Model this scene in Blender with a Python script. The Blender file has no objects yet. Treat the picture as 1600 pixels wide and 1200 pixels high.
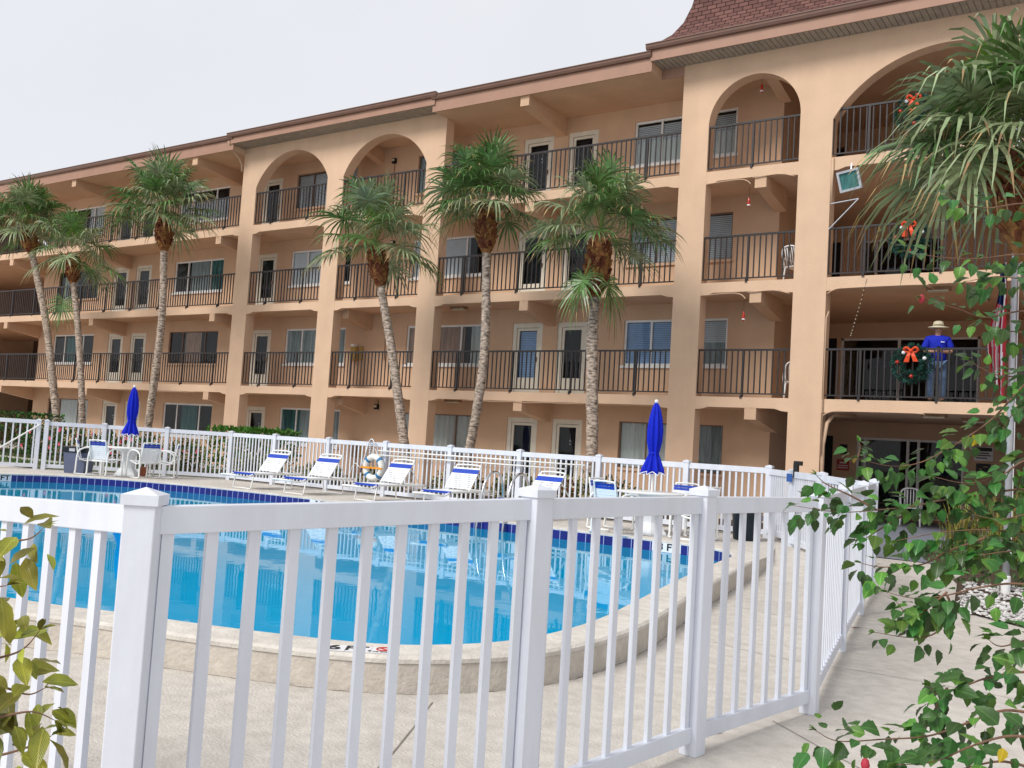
import bpy, bmesh, math, random
from mathutils import Vector, Matrix, noise
from mathutils.geometry import delaunay_2d_cdt
random.seed(7)
SC = bpy.context.scene
COL = SC.collection
R = math.radians

# ------------------------------------------------------------------ camera
EYE = Vector((0, 0, 1.324)); FPX = 1500.0
RIGHT = Vector((0.82501882, 0.56174895, 0.06149843))
UP = Vector((-0.01458461, -0.08762408, 0.99604684))
FWD = Vector((-0.56491701, 0.82265432, 0.06409862))
cam_d = bpy.data.cameras.new("camera"); cam = bpy.data.objects.new("camera", cam_d)
COL.objects.link(cam); SC.camera = cam
m = Matrix.Identity(4)
for i, v in enumerate((RIGHT, UP, -FWD)):
    for j in range(3): m[j][i] = v[j]
m.translation = EYE
cam.matrix_world = m
cam_d.sensor_width = 36.0; cam_d.lens = 36.0 * FPX / 1600.0
cam_d.clip_start = 0.05; cam_d.clip_end = 3000

# ------------------------------------------------------------------ sky, sun, exposure
SUN_EL, SUN_AZ = R(44), R(196)      # azimuth measured clockwise from +y
w = bpy.data.worlds.new("World"); SC.world = w; w.use_nodes = True
nt = w.node_tree; nt.nodes.clear()
wo = nt.nodes.new('ShaderNodeOutputWorld'); bg = nt.nodes.new('ShaderNodeBackground')
sky = nt.nodes.new('ShaderNodeTexSky'); sky.sky_type = 'NISHITA'; sky.sun_disc = False
sky.sun_elevation = SUN_EL; sky.sun_rotation = SUN_AZ
mixs = nt.nodes.new('ShaderNodeMixRGB'); mixs.inputs[0].default_value = 0.93
tc = nt.nodes.new('ShaderNodeTexCoord'); nz = nt.nodes.new('ShaderNodeTexNoise')
nz.inputs['Scale'].default_value = 2.2; nz.inputs['Detail'].default_value = 5
cr = nt.nodes.new('ShaderNodeValToRGB')
cr.color_ramp.elements[0].position = 0.3; cr.color_ramp.elements[0].color = (7.6, 7.75, 8.2, 1)
cr.color_ramp.elements[1].position = 0.7; cr.color_ramp.elements[1].color = (8.3, 8.4, 8.75, 1)
nt.links.new(tc.outputs['Generated'], nz.inputs['Vector']); nt.links.new(nz.outputs['Fac'], cr.inputs[0])
nt.links.new(sky.outputs[0], mixs.inputs[1]); nt.links.new(cr.outputs[0], mixs.inputs[2])
nt.links.new(mixs.outputs[0], bg.inputs[0]); bg.inputs[1].default_value = 0.081
nt.links.new(bg.outputs[0], wo.inputs[0])
sd = bpy.data.lights.new("sun", 'SUN'); sun = bpy.data.objects.new("sun", sd); COL.objects.link(sun)
sd.energy = 2.1; sd.angle = R(25); sd.color = (1.0, 0.97, 0.92)
sdir = Vector((math.sin(SUN_AZ) * math.cos(SUN_EL), math.cos(SUN_AZ) * math.cos(SUN_EL), math.sin(SUN_EL)))
sun.rotation_euler = (-sdir).to_track_quat('-Z', 'Y').to_euler()
sun.location = (0, 0, 60)
SC.view_settings.view_transform = 'Standard'; SC.view_settings.look = 'None'
SC.view_settings.exposure = 0.43; SC.view_settings.gamma = 1.0
SC.render.engine = 'CYCLES'
SC.cycles.max_bounces = 8; SC.cycles.transparent_max_bounces = 12

# ------------------------------------------------------------------ materials
def newmat(name):
    mt = bpy.data.materials.new(name); mt.use_nodes = True
    return mt, mt.node_tree, mt.node_tree.nodes['Principled BSDF']
def setspec(b, v):
    if 'Specular IOR Level' in b.inputs: b.inputs['Specular IOR Level'].default_value = v
def mat(name, c, rough=0.6, var=0.12, scale=6.0, bump=0.0, bscale=80.0, metal=0.0, spec=0.35, c2=None, island=0.0, stretch=None, detail=6, trans=0.0, stain=0.0, sscale=(1, 1, 1), veins=False):
    mt, nt, b = newmat(name)
    b.inputs['Roughness'].default_value = rough; b.inputs['Metallic'].default_value = metal; setspec(b, spec)
    tc = nt.nodes.new('ShaderNodeTexCoord')
    src = tc.outputs['Object']
    if stretch:
        mp = nt.nodes.new('ShaderNodeMapping'); mp.inputs['Scale'].default_value = stretch
        nt.links.new(src, mp.inputs[0]); src = mp.outputs[0]
    n = nt.nodes.new('ShaderNodeTexNoise'); n.inputs['Scale'].default_value = scale; n.inputs['Detail'].default_value = detail
    nt.links.new(src, n.inputs['Vector'])
    rp = nt.nodes.new('ShaderNodeValToRGB')
    ca = tuple(max(0, x * (1 - var)) for x in c[:3]) + (1,)
    cb = tuple(min(1, x * (1 + var)) for x in (c2 or c)[:3]) + (1,)
    rp.color_ramp.elements[0].position = 0.32; rp.color_ramp.elements[0].color = ca
    rp.color_ramp.elements[1].position = 0.68; rp.color_ramp.elements[1].color = cb
    nt.links.new(n.outputs['Fac'], rp.inputs[0])
    out = rp.outputs[0]
    if stain:
        mp2 = nt.nodes.new('ShaderNodeMapping'); mp2.inputs['Scale'].default_value = sscale; nt.links.new(tc.outputs['Object'], mp2.inputs[0])
        ns = nt.nodes.new('ShaderNodeTexNoise'); ns.inputs['Scale'].default_value = 1.0; ns.inputs['Detail'].default_value = 8; ns.inputs['Roughness'].default_value = .62
        nt.links.new(mp2.outputs[0], ns.inputs['Vector'])
        r2 = nt.nodes.new('ShaderNodeValToRGB'); r2.color_ramp.elements[0].position = .36; r2.color_ramp.elements[1].position = .56
        r2.color_ramp.elements[0].color = (1 - stain, 1 - stain * 1.08, 1 - stain * 1.15, 1); r2.color_ramp.elements[1].color = (1, 1, 1, 1)
        nt.links.new(ns.outputs['Fac'], r2.inputs[0])
        mm_ = nt.nodes.new('ShaderNodeMixRGB'); mm_.blend_type = 'MULTIPLY'; mm_.inputs[0].default_value = 1
        nt.links.new(out, mm_.inputs[1]); nt.links.new(r2.outputs[0], mm_.inputs[2]); out = mm_.outputs[0]
    vein = None
    if veins:
        sp = nt.nodes.new('ShaderNodeSeparateXYZ'); nt.links.new(tc.outputs['UV'], sp.inputs[0])
        def mth(op, a, b=None):
            q = nt.nodes.new('ShaderNodeMath'); q.operation = op
            for i_, v_ in enumerate((a, b)):
                if v_ is None: continue
                if isinstance(v_, (int, float)): q.inputs[i_].default_value = v_
                else: nt.links.new(v_, q.inputs[i_])
            return q.outputs[0]
        au = mth('ABSOLUTE', mth('SUBTRACT', sp.outputs[0], .5))
        wv_ = mth('SINE', mth('MULTIPLY', mth('SUBTRACT', sp.outputs[1], mth('MULTIPLY', au, .9)), 38.0))
        side = mth('POWER', mth('ABSOLUTE', wv_), 9.0)
        mid = mth('LESS_THAN', au, .035)
        vein = mth('MAXIMUM', side, mid)
        mv = nt.nodes.new('ShaderNodeMixRGB'); mv.blend_type = 'MIX'; nt.links.new(mth('MULTIPLY', vein, .28), mv.inputs[0])
        nt.links.new(out, mv.inputs[1]); mv.inputs[2].default_value = (min(1, c[0] * 4 + .03), min(1, c[1] * 2.6 + .03), c[2] * 3 + .02, 1); out = mv.outputs[0]
    if island:
        g = nt.nodes.new('ShaderNodeNewGeometry'); hs = nt.nodes.new('ShaderNodeHueSaturation')
        mr = nt.nodes.new('ShaderNodeMapRange'); mr.inputs[3].default_value = 1 - island; mr.inputs[4].default_value = 1 + island
        nt.links.new(g.outputs['Random Per Island'], mr.inputs[0]); nt.links.new(mr.outputs[0], hs.inputs['Value'])
        mr2 = nt.nodes.new('ShaderNodeMapRange'); mr2.inputs[3].default_value = 0.5 - island * .05; mr2.inputs[4].default_value = 0.5 + island * .05
        nt.links.new(g.outputs['Random Per Island'], mr2.inputs[0]); nt.links.new(mr2.outputs[0], hs.inputs['Hue'])
        nt.links.new(out, hs.inputs['Color']); out = hs.outputs[0]
    nt.links.new(out, b.inputs['Base Color'])
    if bump:
        n2 = nt.nodes.new('ShaderNodeTexNoise'); n2.inputs['Scale'].default_value = bscale; n2.inputs['Detail'].default_value = 4
        nt.links.new(src, n2.inputs['Vector'])
        bp = nt.nodes.new('ShaderNodeBump'); bp.inputs['Strength'].default_value = bump; bp.inputs['Distance'].default_value = 0.02
        nt.links.new(n2.outputs['Fac'], bp.inputs['Height']); nt.links.new(bp.outputs[0], b.inputs['Normal'])
    if vein is not None:
        bv_ = nt.nodes.new('ShaderNodeBump'); bv_.inputs['Strength'].default_value = .6; bv_.inputs['Distance'].default_value = .003; bv_.invert = True
        nt.links.new(vein, bv_.inputs['Height']); nt.links.new(bv_.outputs[0], b.inputs['Normal'])
    if trans:
        tr = nt.nodes.new('ShaderNodeBsdfTranslucent'); nt.links.new(out, tr.inputs[0])
        ms = nt.nodes.new('ShaderNodeMixShader'); ms.inputs[0].default_value = trans
        o = nt.nodes['Material Output']
        nt.links.new(b.outputs[0], ms.inputs[1]); nt.links.new(tr.outputs[0], ms.inputs[2]); nt.links.new(ms.outputs[0], o.inputs[0])
    return mt

M = {}
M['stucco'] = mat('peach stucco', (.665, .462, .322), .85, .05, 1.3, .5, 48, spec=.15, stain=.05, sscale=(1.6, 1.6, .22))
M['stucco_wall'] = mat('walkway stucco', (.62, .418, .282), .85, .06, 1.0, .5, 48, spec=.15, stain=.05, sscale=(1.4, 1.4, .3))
M['trimpaint'] = mat('painted trim', (.36, .205, .145), .55, .05, 3)
M['gutter'] = mat('brown gutter', (.17, .088, .062), .35, .08, 3, spec=.5)
M['soffit'] = mat('vented soffit', (.34, .29, .24), .7, .12, 5)
M['rail'] = mat('dark railing paint', (.018, .014, .015), .4, .2, 9, spec=.5)
M['doorframe'] = mat('cream door paint', (.70, .65, .55), .5, .06, 4)
M['white_frame'] = mat('white window frame', (.78, .78, .77), .45, .04, 4)
M['brown_frame'] = mat('bronze window frame', (.22, .14, .10), .5, .06, 4)
M['vinyl'] = mat('white vinyl', (.68, .71, .785), .36, .03, 2.5, .05, 30, spec=.4, stain=.07, sscale=(5, 5, 1.2))
M['vinyl_far'] = M['vinyl']
M['concrete'] = mat('sandy concrete', (.56, .52, .47), .88, .10, 9, .6, 55, spec=.2, stain=.10, sscale=(.8, .8, .8))
M['coping'] = mat('pool coping concrete', (.61, .57, .515), .8, .10, 9, .5, 40, spec=.2, stain=.14, sscale=(1.6, 1.6, 1.6))
M['curb'] = mat('pool curb stucco', (.56, .51, .445), .9, .09, 14, .45, 34, spec=.15, stain=.10, sscale=(2, 2, 2))
M['joint'] = mat('dark joint line', (.22, .19, .16), .9, .2, 20)  # own dark tone of the paving joints and curb crack
M['basin'] = mat('pool plaster', (.50, .74, .84), .6, .05, 2)
M['chrome'] = mat('stainless steel', (.6, .6, .6), .18, .05, 3, metal=1)
M['pole'] = mat('galvanised pole', (.50, .52, .56), .4, .1, 8, metal=.35)
M['mulch'] = mat('dark mulch', (.075, .05, .032), .95, .5, 30, .8, 60)
M['porch'] = mat('grey painted floor', (.20, .215, .26), .55, .10, 2.5, .1, 40)
M['soil'] = mat('lawn soil', (.10, .12, .05), .95, .3, 8)
M['straps'] = mat('white vinyl straps', (.80, .82, .85), .4, .04, 5, .0)
M['tube'] = mat('white powder coat tube', (.82, .82, .80), .35, .04, 6)
M['blue_strap'] = mat('blue vinyl strap', (.012, .055, .42), .4, .15, 30)
M['blue_canvas'] = mat('blue canvas', (.005, .018, .46), .7, .12, 20, spec=.2)
M['trim_white'] = mat('white piping', (.8, .8, .82), .6, .03, 5)
M['bin_grey'] = mat('grey plastic bin', (.105, .125, .20), .5, .08, 5)
M['bin_dark'] = mat('dark plastic', (.006, .012, .020), .35, .2, 5)
M['black'] = mat('black paint', (.008, .008, .009), .5, .1, 5)
M['ring_white'] = mat('life ring white', (.80, .80, .76), .5, .04, 5)
M['ring_blue'] = mat('life ring blue', (.03, .19, .42), .5, .05, 5)
M['yellow_strap'] = mat('yellow strap', (.75, .30, .02), .6, .08, 20)
M['lamp_glass'] = mat('frosted lamp', (.62, .55, .42), .4, .05, 5)
M['brass'] = mat('aged fixture', (.30, .18, .10), .45, .2, 12)
M['yellow_box'] = mat('ochre cabinet', (.42, .27, .07), .5, .1, 8)
M['trunk'] = mat('palm trunk bark', (.20, .15, .115), .95, .55, 9, 1.0, 22, c2=(.43, .345, .28), stretch=(1, 1, 2.6), spec=.1)
M['boot'] = mat('palm boots', (.19, .075, .032), .9, .4, 14, .5, 30, island=.5, spec=.1)
M['frond'] = mat('palm frond', (.075, .15, .036), .32, .30, 3, island=.45, spec=.5, trans=.16, c2=(.105, .195, .055))
M['frond_grey'] = mat('silvery palm frond', (.21, .26, .12), .34, .25, 3, island=.4, spec=.5, trans=.16, c2=(.25, .30, .16))
M['frond_new'] = mat('new palm spear', (.15, .28, .03), .45, .2, 3, island=.3, trans=.22)
M['frond_dry'] = mat('dry frond tip', (.33, .22, .10), .7, .3, 6, island=.4, trans=.15)
M['petiole'] = mat('palm petiole', (.16, .22, .06), .5, .2, 5)
M['leaf_hib'] = mat('hibiscus leaf', (.030, .105, .016), .34, .3, 12, island=.5, spec=.5, trans=.16, c2=(.036, .12, .02), veins=True)
M['leaf_hib_light'] = mat('pale hibiscus leaf', (.09, .22, .03), .38, .25, 12, island=.4, spec=.5, trans=.28, veins=True)
M['leaf_yellow'] = mat('yellowing leaf', (.48, .33, .02), .5, .25, 10, island=.3, trans=.2, veins=True)
M['twig'] = mat('woody twig', (.17, .095, .06), .85, .3, 20)
M['leaf_left'] = mat('lanceolate leaf', (.14, .18, .02), .36, .35, 9, island=.5, spec=.5, trans=.2, c2=(.36, .36, .035), veins=True)
M['leaf_left_brown'] = mat('scorched leaf', (.13, .06, .025), .6, .4, 9, island=.3, trans=.1)
M['leaf_hedge'] = mat('hedge leaf', (.062, .17, .016), .45, .25, 5, island=.5, trans=.2)
M['leaf_dark'] = mat('dark shrub leaf', (.022, .055, .016), .5, .3, 5, island=.5, trans=.15)
M['leaf_var'] = mat('variegated leaf', (.27, .29, .08), .5, .45, 9, island=.6, trans=.15, c2=(.40, .38, .16))
M['petal_pink'] = mat('pink petals', (.62, .10, .18), .6, .15, 9, island=.3, trans=.2)
M['petal_red'] = mat('red bud', (.40, .03, .04), .6, .15, 9, island=.3)
M['grass'] = mat('grass blades', (.07, .15, .025), .6, .25, 4, island=.5, trans=.2)
M['strapleaf'] = mat('yellow green strap leaf', (.27, .27, .055), .5, .4, 5, island=.5, trans=.2)
M['cover'] = mat('ground cover leaf', (.06, .12, .035), .5, .3, 5, island=.5, trans=.15)
M['pebble'] = mat('white pebble', (.60, .585, .575), .7, .12, 9, island=.25)
M['skin'] = mat('skin', (.45, .24, .16), .55, .06, 9)
M['shirt'] = mat('royal blue shirt', (.010, .022, .40), .75, .12, 10, spec=.2)
M['jeans'] = mat('faded jeans', (.12, .19, .32), .85, .3, 9, spec=.15)
M['hat'] = mat('straw hat', (.55, .50, .36), .8, .08, 14)
M['hatband'] = mat('hat band', (.20, .17, .11), .8, .1, 14)
M['hair'] = mat('grey hair', (.20, .17, .15), .8, .2, 20)
M['shoe'] = mat('dark shoe', (.03, .025, .02), .6, .1, 10)
M['fir'] = mat('fir needles', (.016, .075, .055), .6, .35, 6, island=.5)
M['bow'] = mat('orange red ribbon', (.72, .075, .02), .55, .15, 8)
M['bauble_red'] = mat('red bauble', (.42, .03, .02), .2, .05, 5)
M['bauble_silver'] = mat('silver bauble', (.7, .7, .72), .25, .05, 5)
M['flag_red'] = mat('flag red', (.50, .02, .04), .7, .1, 6)
M['flag_white'] = mat('flag white', (.75, .75, .78), .7, .05, 6)
M['flag_blue'] = mat('flag blue', (.02, .04, .16), .7, .1, 6)
M['clay'] = mat('terracotta', (.38, .13, .06), .8, .1, 10)
M['sign_white'] = mat('sign white', (.72, .72, .74), .5, .03, 5)
M['sign_black'] = mat('sign black', (.012, .012, .014), .5, .1, 5)
M['sign_red'] = mat('sign red', (.42, .035, .025), .5, .06, 5)
M['sign_blue'] = mat('sign blue', (.03, .09, .30), .5, .06, 5)
M['blind'] = mat('pale blinds', (.76, .78, .80), .7, .05, 4)
M['blind_blue'] = mat('bluish blinds', (.36, .52, .78), .7, .08, 4)
M['curtain_grey'] = mat('grey curtain', (.34, .39, .39), .85, .25, 4, stretch=(6, 6, .4))
M['curtain_brown'] = mat('brown curtain', (.46, .30, .22), .85, .25, 4, stretch=(6, 6, .4))
M['curtain_white'] = mat('white curtain', (.68, .70, .67), .85, .12, 4, stretch=(6, 6, .4))
M['curtain_teal'] = mat('teal drape', (.05, .17, .165), .85, .3, 3, stretch=(5, 5, .4))
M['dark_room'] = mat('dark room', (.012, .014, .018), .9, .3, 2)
M['recess_shade'] = mat('recess shade brown', (.10, .055, .035), .8, .1, 2)  # shade of the left recess put into a dark brown base colour
M['net'] = glass_net = mat('dark blue netting', (.06, .07, .12), .9, .4, 60)
M['pvc'] = mat('cream pipe', (.54, .37, .25), .5, .05, 6)
M['vine_white'] = mat('white plastic', (.8, .8, .8), .5, .03, 5)

def shingle_mat():
    mt, nt, b = newmat('red brown shingles')
    tc = nt.nodes.new('ShaderNodeTexCoord')
    mp = nt.nodes.new('ShaderNodeMapping'); nt.links.new(tc.outputs['UV'], mp.inputs[0])
    br = nt.nodes.new('ShaderNodeTexBrick'); br.inputs['Scale'].default_value = 1.0
    br.inputs['Color1'].default_value = (.175, .085, .072, 1); br.inputs['Color2'].default_value = (.11, .052, .045, 1)
    br.inputs['Mortar'].default_value = (.035, .014, .013, 1)
    br.inputs['Mortar Size'].default_value = .012; br.inputs['Brick Width'].default_value = .24; br.inputs['Row Height'].default_value = .13
    nt.links.new(mp.outputs[0], br.inputs[0]); nt.links.new(br.outputs[0], b.inputs['Base Color'])
    bp = nt.nodes.new('ShaderNodeBump'); bp.inputs['Strength'].default_value = .8; bp.inputs['Distance'].default_value = .02
    nt.links.new(br.outputs['Fac'], bp.inputs['Height']); bp.invert = True; nt.links.new(bp.outputs[0], b.inputs['Normal'])
    b.inputs['Roughness'].default_value = .85; setspec(b, .2)
    return mt
M['shingle'] = shingle_mat()
def tile_mat():
    mt, nt, b = newmat('cobalt pool tile')
    tc = nt.nodes.new('ShaderNodeTexCoord')
    br = nt.nodes.new('ShaderNodeTexBrick'); br.offset = 0; br.inputs['Scale'].default_value = 1.0
    br.inputs['Color1'].default_value = (.006, .009, .13, 1); br.inputs['Color2'].default_value = (.010, .013, .17, 1)
    br.inputs['Mortar'].default_value = (.35, .40, .62, 1)
    br.inputs['Mortar Size'].default_value = .006; br.inputs['Brick Width'].default_value = .165; br.inputs['Row Height'].default_value = .158
    nt.links.new(tc.outputs['UV'], br.inputs[0]); nt.links.new(br.outputs[0], b.inputs['Base Color'])
    b.inputs['Roughness'].default_value = .15
    return mt
M['tile'] = tile_mat()
def water_mat():
    mt, nt, b = newmat('pool water'); nt.nodes.remove(b)
    o = nt.nodes['Material Output']
    t = nt.nodes.new('ShaderNodeBsdfTransparent'); t.inputs[0].default_value = (.05, .74, 1.0, 1)
    d = nt.nodes.new('ShaderNodeBsdfDiffuse'); d.inputs[0].default_value = (.0, .50, .80, 1)
    mx0 = nt.nodes.new('ShaderNodeMixShader'); mx0.inputs[0].default_value = .5
    g = nt.nodes.new('ShaderNodeBsdfGlossy'); g.inputs['Roughness'].default_value = .015; g.inputs[0].default_value = (.82, .88, .92, 1)
    f = nt.nodes.new('ShaderNodeFresnel'); f.inputs[0].default_value = 1.25
    tc = nt.nodes.new('ShaderNodeTexCoord'); n = nt.nodes.new('ShaderNodeTexNoise'); n.inputs['Scale'].default_value = 2.6; n.inputs['Detail'].default_value = 3
    mp = nt.nodes.new('ShaderNodeMapping'); mp.inputs['Scale'].default_value = (1, 1, 1)
    nt.links.new(tc.outputs['Object'], mp.inputs[0]); nt.links.new(mp.outputs[0], n.inputs['Vector'])
    bp = nt.nodes.new('ShaderNodeBump'); bp.inputs['Strength'].default_value = .055; bp.inputs['Distance'].default_value = .02
    nt.links.new(n.outputs['Fac'], bp.inputs['Height'])
    nt.links.new(bp.outputs[0], g.inputs['Normal']); nt.links.new(bp.outputs[0], f.inputs['Normal'])
    mx = nt.nodes.new('ShaderNodeMixShader')
    nt.links.new(t.outputs[0], mx0.inputs[1]); nt.links.new(d.outputs[0], mx0.inputs[2])
    nt.links.new(f.outputs[0], mx.inputs[0]); nt.links.new(mx0.outputs[0], mx.inputs[1]); nt.links.new(g.outputs[0], mx.inputs[2])
    nt.links.new(mx.outputs[0], o.inputs[0])
    return mt
M['water'] = water_mat()
def glass_mat(name, tint, ior=1.55):
    mt, nt, b = newmat(name); nt.nodes.remove(b); o = nt.nodes['Material Output']
    t = nt.nodes.new('ShaderNodeBsdfTransparent'); t.inputs[0].default_value = tint
    g = nt.nodes.new('ShaderNodeBsdfGlossy'); g.inputs['Roughness'].default_value = .01
    f = nt.nodes.new('ShaderNodeFresnel'); f.inputs[0].default_value = ior
    tc = nt.nodes.new('ShaderNodeTexCoord'); n = nt.nodes.new('ShaderNodeTexNoise'); n.inputs['Scale'].default_value = 1.3
    nt.links.new(tc.outputs['Object'], n.inputs['Vector'])
    bp = nt.nodes.new('ShaderNodeBump'); bp.inputs['Strength'].default_value = .05; bp.inputs['Distance'].default_value = .01
    nt.links.new(n.outputs['Fac'], bp.inputs['Height']); nt.links.new(bp.outputs[0], g.inputs['Normal'])
    mx = nt.nodes.new('ShaderNodeMixShader')
    nt.links.new(f.outputs[0], mx.inputs[0]); nt.links.new(t.outputs[0], mx.inputs[1]); nt.links.new(g.outputs[0], mx.inputs[2])
    nt.links.new(mx.outputs[0], o.inputs[0])
    return mt
M['glass'] = glass_mat('window glass', (.92, .95, .96, 1), 1.42)

# ------------------------------------------------------------------ mesh builder
class MB:
    def __init__(s): s.v = []; s.f = []; s.fm = []; s.uv = {}
    def add(s, vs, fs, mi=0):
        o = len(s.v); s.v += [tuple(p) for p in vs]
        for f in fs: s.f.append(tuple(o + i for i in f)); s.fm.append(mi)
    def quad(s, a, b, c, d, mi=0, uv=None):
        if uv: s.uv[len(s.f)] = uv
        s.add([a, b, c, d], [(0, 1, 2, 3)], mi)
    def box(s, x0, x1, y0, y1, z0, z1, mi=0):
        s.add([(x0, y0, z0), (x1, y0, z0), (x1, y1, z0), (x0, y1, z0), (x0, y0, z1), (x1, y0, z1), (x1, y1, z1), (x0, y1, z1)],
              [(0, 3, 2, 1), (4, 5, 6, 7), (0, 1, 5, 4), (1, 2, 6, 5), (2, 3, 7, 6), (3, 0, 4, 7)], mi)
    def obox(s, c, ux, uy, uz, mi=0):   # half-extent vectors
        c = Vector(c); P = []
        for z in (-1, 1):
            for (x, y) in ((-1, -1), (1, -1), (1, 1), (-1, 1)): P.append(c + ux * x + uy * y + uz * z)
        s.add(P, [(0, 3, 2, 1), (4, 5, 6, 7), (0, 1, 5, 4), (1, 2, 6, 5), (2, 3, 7, 6), (3, 0, 4, 7)], mi)
    def tube(s, path, r, n=6, mi=0, closed=False, caps=True):
        P = [Vector(p) for p in path]; k = len(P)
        rr = r if isinstance(r, (list, tuple)) else [r] * k
        t0 = (P[1] - P[0]).normalized()
        a = Vector((0, 0, 1)) if abs(t0.z) < .9 else Vector((1, 0, 0))
        nrm = (a - t0 * a.dot(t0)).normalized(); vs = []
        for i in range(k):
            if closed: t = (P[(i + 1) % k] - P[i - 1]).normalized()
            else: t = (P[min(i + 1, k - 1)] - P[max(i - 1, 0)]).normalized()
            nrm = (nrm - t * nrm.dot(t)).normalized(); bn = t.cross(nrm)
            for j in range(n):
                an = 2 * math.pi * j / n
                vs.append(P[i] + (nrm * math.cos(an) + bn * math.sin(an)) * rr[i])
        fs = []
        for i in range(k if closed else k - 1):
            i2 = (i + 1) % k
            for j in range(n):
                j2 = (j + 1) % n; fs.append((i * n + j, i * n + j2, i2 * n + j2, i2 * n + j))
        if caps and not closed:
            fs.append(tuple(range(n - 1, -1, -1))); fs.append(tuple((k - 1) * n + j for j in range(n)))
        s.add(vs, fs, mi)
    def lathe(s, c, prof, n=24, mi=0, fn=None):
        vs = []; fs = []; k = len(prof)
        for (r, z) in prof:
            for j in range(n):
                a = 2 * math.pi * j / n
                rr, zz = (r, z) if fn is None else fn(r, z, a)
                vs.append((c[0] + rr * math.cos(a), c[1] + rr * math.sin(a), c[2] + zz))
        for i in range(k - 1):
            for j in range(n):
                j2 = (j + 1) % n; fs.append((i * n + j, i * n + j2, (i + 1) * n + j2, (i + 1) * n + j))
        fs.append(tuple(range(n - 1, -1, -1))); fs.append(tuple((k - 1) * n + j for j in range(n)))
        s.add(vs, fs, mi)
    def ball(s, c, r, mi=0, n=10, sq=(1, 1, 1)):
        vs = []; fs = []; k = n // 2
        for i in range(1, k):
            th = math.pi * i / k
            for j in range(n):
                a = 2 * math.pi * j / n
                vs.append((c[0] + r * sq[0] * math.sin(th) * math.cos(a), c[1] + r * sq[1] * math.sin(th) * math.sin(a), c[2] + r * sq[2] * math.cos(th)))
        t = len(vs); vs.append((c[0], c[1], c[2] + r * sq[2])); vs.append((c[0], c[1], c[2] - r * sq[2]))
        for j in range(n):
            j2 = (j + 1) % n; fs.append((t, j, j2)); q = (k - 2) * n; fs.append((t + 1, q + j2, q + j))
            for i in range(k - 2): fs.append((i * n + j, (i + 1) * n + j, (i + 1) * n + j2, i * n + j2))
        s.add(vs, fs, mi)
    def build(s, name, mats, parent=None, smooth=False, bevel=0.0):
        me = bpy.data.meshes.new(name); me.from_pydata(s.v, [], s.f); 
        if not isinstance(mats, (list, tuple)): mats = [mats]
        for mm in mats: me.materials.append(mm)
        if len(mats) > 1:
            me.polygons.foreach_set('material_index', s.fm)
        if smooth: me.polygons.foreach_set('use_smooth', [True] * len(s.f))
        if s.uv:
            ul = me.uv_layers.new(name='UVMap')
            for fi, uv in s.uv.items():
                for k, li in enumerate(me.polygons[fi].loop_indices): ul.data[li].uv = uv[k]
        me.update()
        o = bpy.data.objects.new(name, me); COL.objects.link(o)
        if parent is not None: o.parent = parent
        if bevel:
            bv = o.modifiers.new('bevel', 'BEVEL'); bv.width = bevel; bv.segments = 2; bv.limit_method = 'ANGLE'
        return o
def empty(name, label, cat, loc=(0, 0, 0), rotz=0.0, group=None):
    o = bpy.data.objects.new(name, None); COL.objects.link(o); o.empty_display_size = .2
    o.location = loc; o.rotation_euler = (0, 0, rotz); o['label'] = label; o['category'] = cat
    if group: o['group'] = group
    return o
def tag(o, label, cat, group=None):
    o['label'] = label; o['category'] = cat
    if group: o['group'] = group
    return o
def structure(o): o['kind'] = 'structure'; return o
def stuff(o): o['kind'] = 'stuff'; return o
def dup(root, loc, rotz=0.0, label=None):
    r = root.copy(); COL.objects.link(r); r.location = loc; r.rotation_euler = (0, 0, rotz)
    if label: r['label'] = label
    for ch in list(root.children):
        c = ch.copy(); COL.objects.link(c); c.parent = r
        for g in list(ch.children):
            d = g.copy(); COL.objects.link(d); d.parent = c
    return r
def text_mesh(name, body, size, mt, matrix, parent=None, bold=0.0, sx=1.0):
    cu = bpy.data.curves.new(name, 'FONT'); cu.body = body; cu.size = size; cu.align_x = 'CENTER'; cu.align_y = 'CENTER'
    cu.offset = bold; cu.extrude = .0008
    tmp = bpy.data.objects.new(name, cu); COL.objects.link(tmp)
    dg = bpy.context.evaluated_depsgraph_get()
    me = bpy.data.meshes.new_from_object(tmp.evaluated_get(dg)); bpy.data.objects.remove(tmp)
    me.transform(Matrix.Diagonal((sx, 1, 1, 1))); me.transform(matrix); me.materials.clear(); me.materials.append(mt)
    o = bpy.data.objects.new(name, me); COL.objects.link(o)
    if parent is not None: o.parent = parent
    return o
def at(px, py, d):      # world point seen at a photo pixel, d metres along the optical axis (used for the shrubs' twigs)
    return EYE + (RIGHT * ((px - 800) / FPX) + UP * ((600 - py) / FPX) + FWD) * d
def smooth_path(pts, k=4, closed=False):
    P = [Vector(p) for p in pts]; n = len(P); out = []
    rng = range(n if closed else n - 1)
    for i in rng:
        if closed: p0, p1, p2, p3 = P[i - 1], P[i], P[(i + 1) % n], P[(i + 2) % n]
        else: p0, p1, p2, p3 = P[max(i - 1, 0)], P[i], P[i + 1], P[min(i + 2, n - 1)]
        for j in range(k):
            t = j / k
            out.append(.5 * ((2 * p1) + (p2 - p0) * t + (2 * p0 - 5 * p1 + 4 * p2 - p3) * t * t + (3 * p1 - p0 - 3 * p2 + p3) * t ** 3))
    if not closed: out.append(P[-1])
    return out

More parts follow.
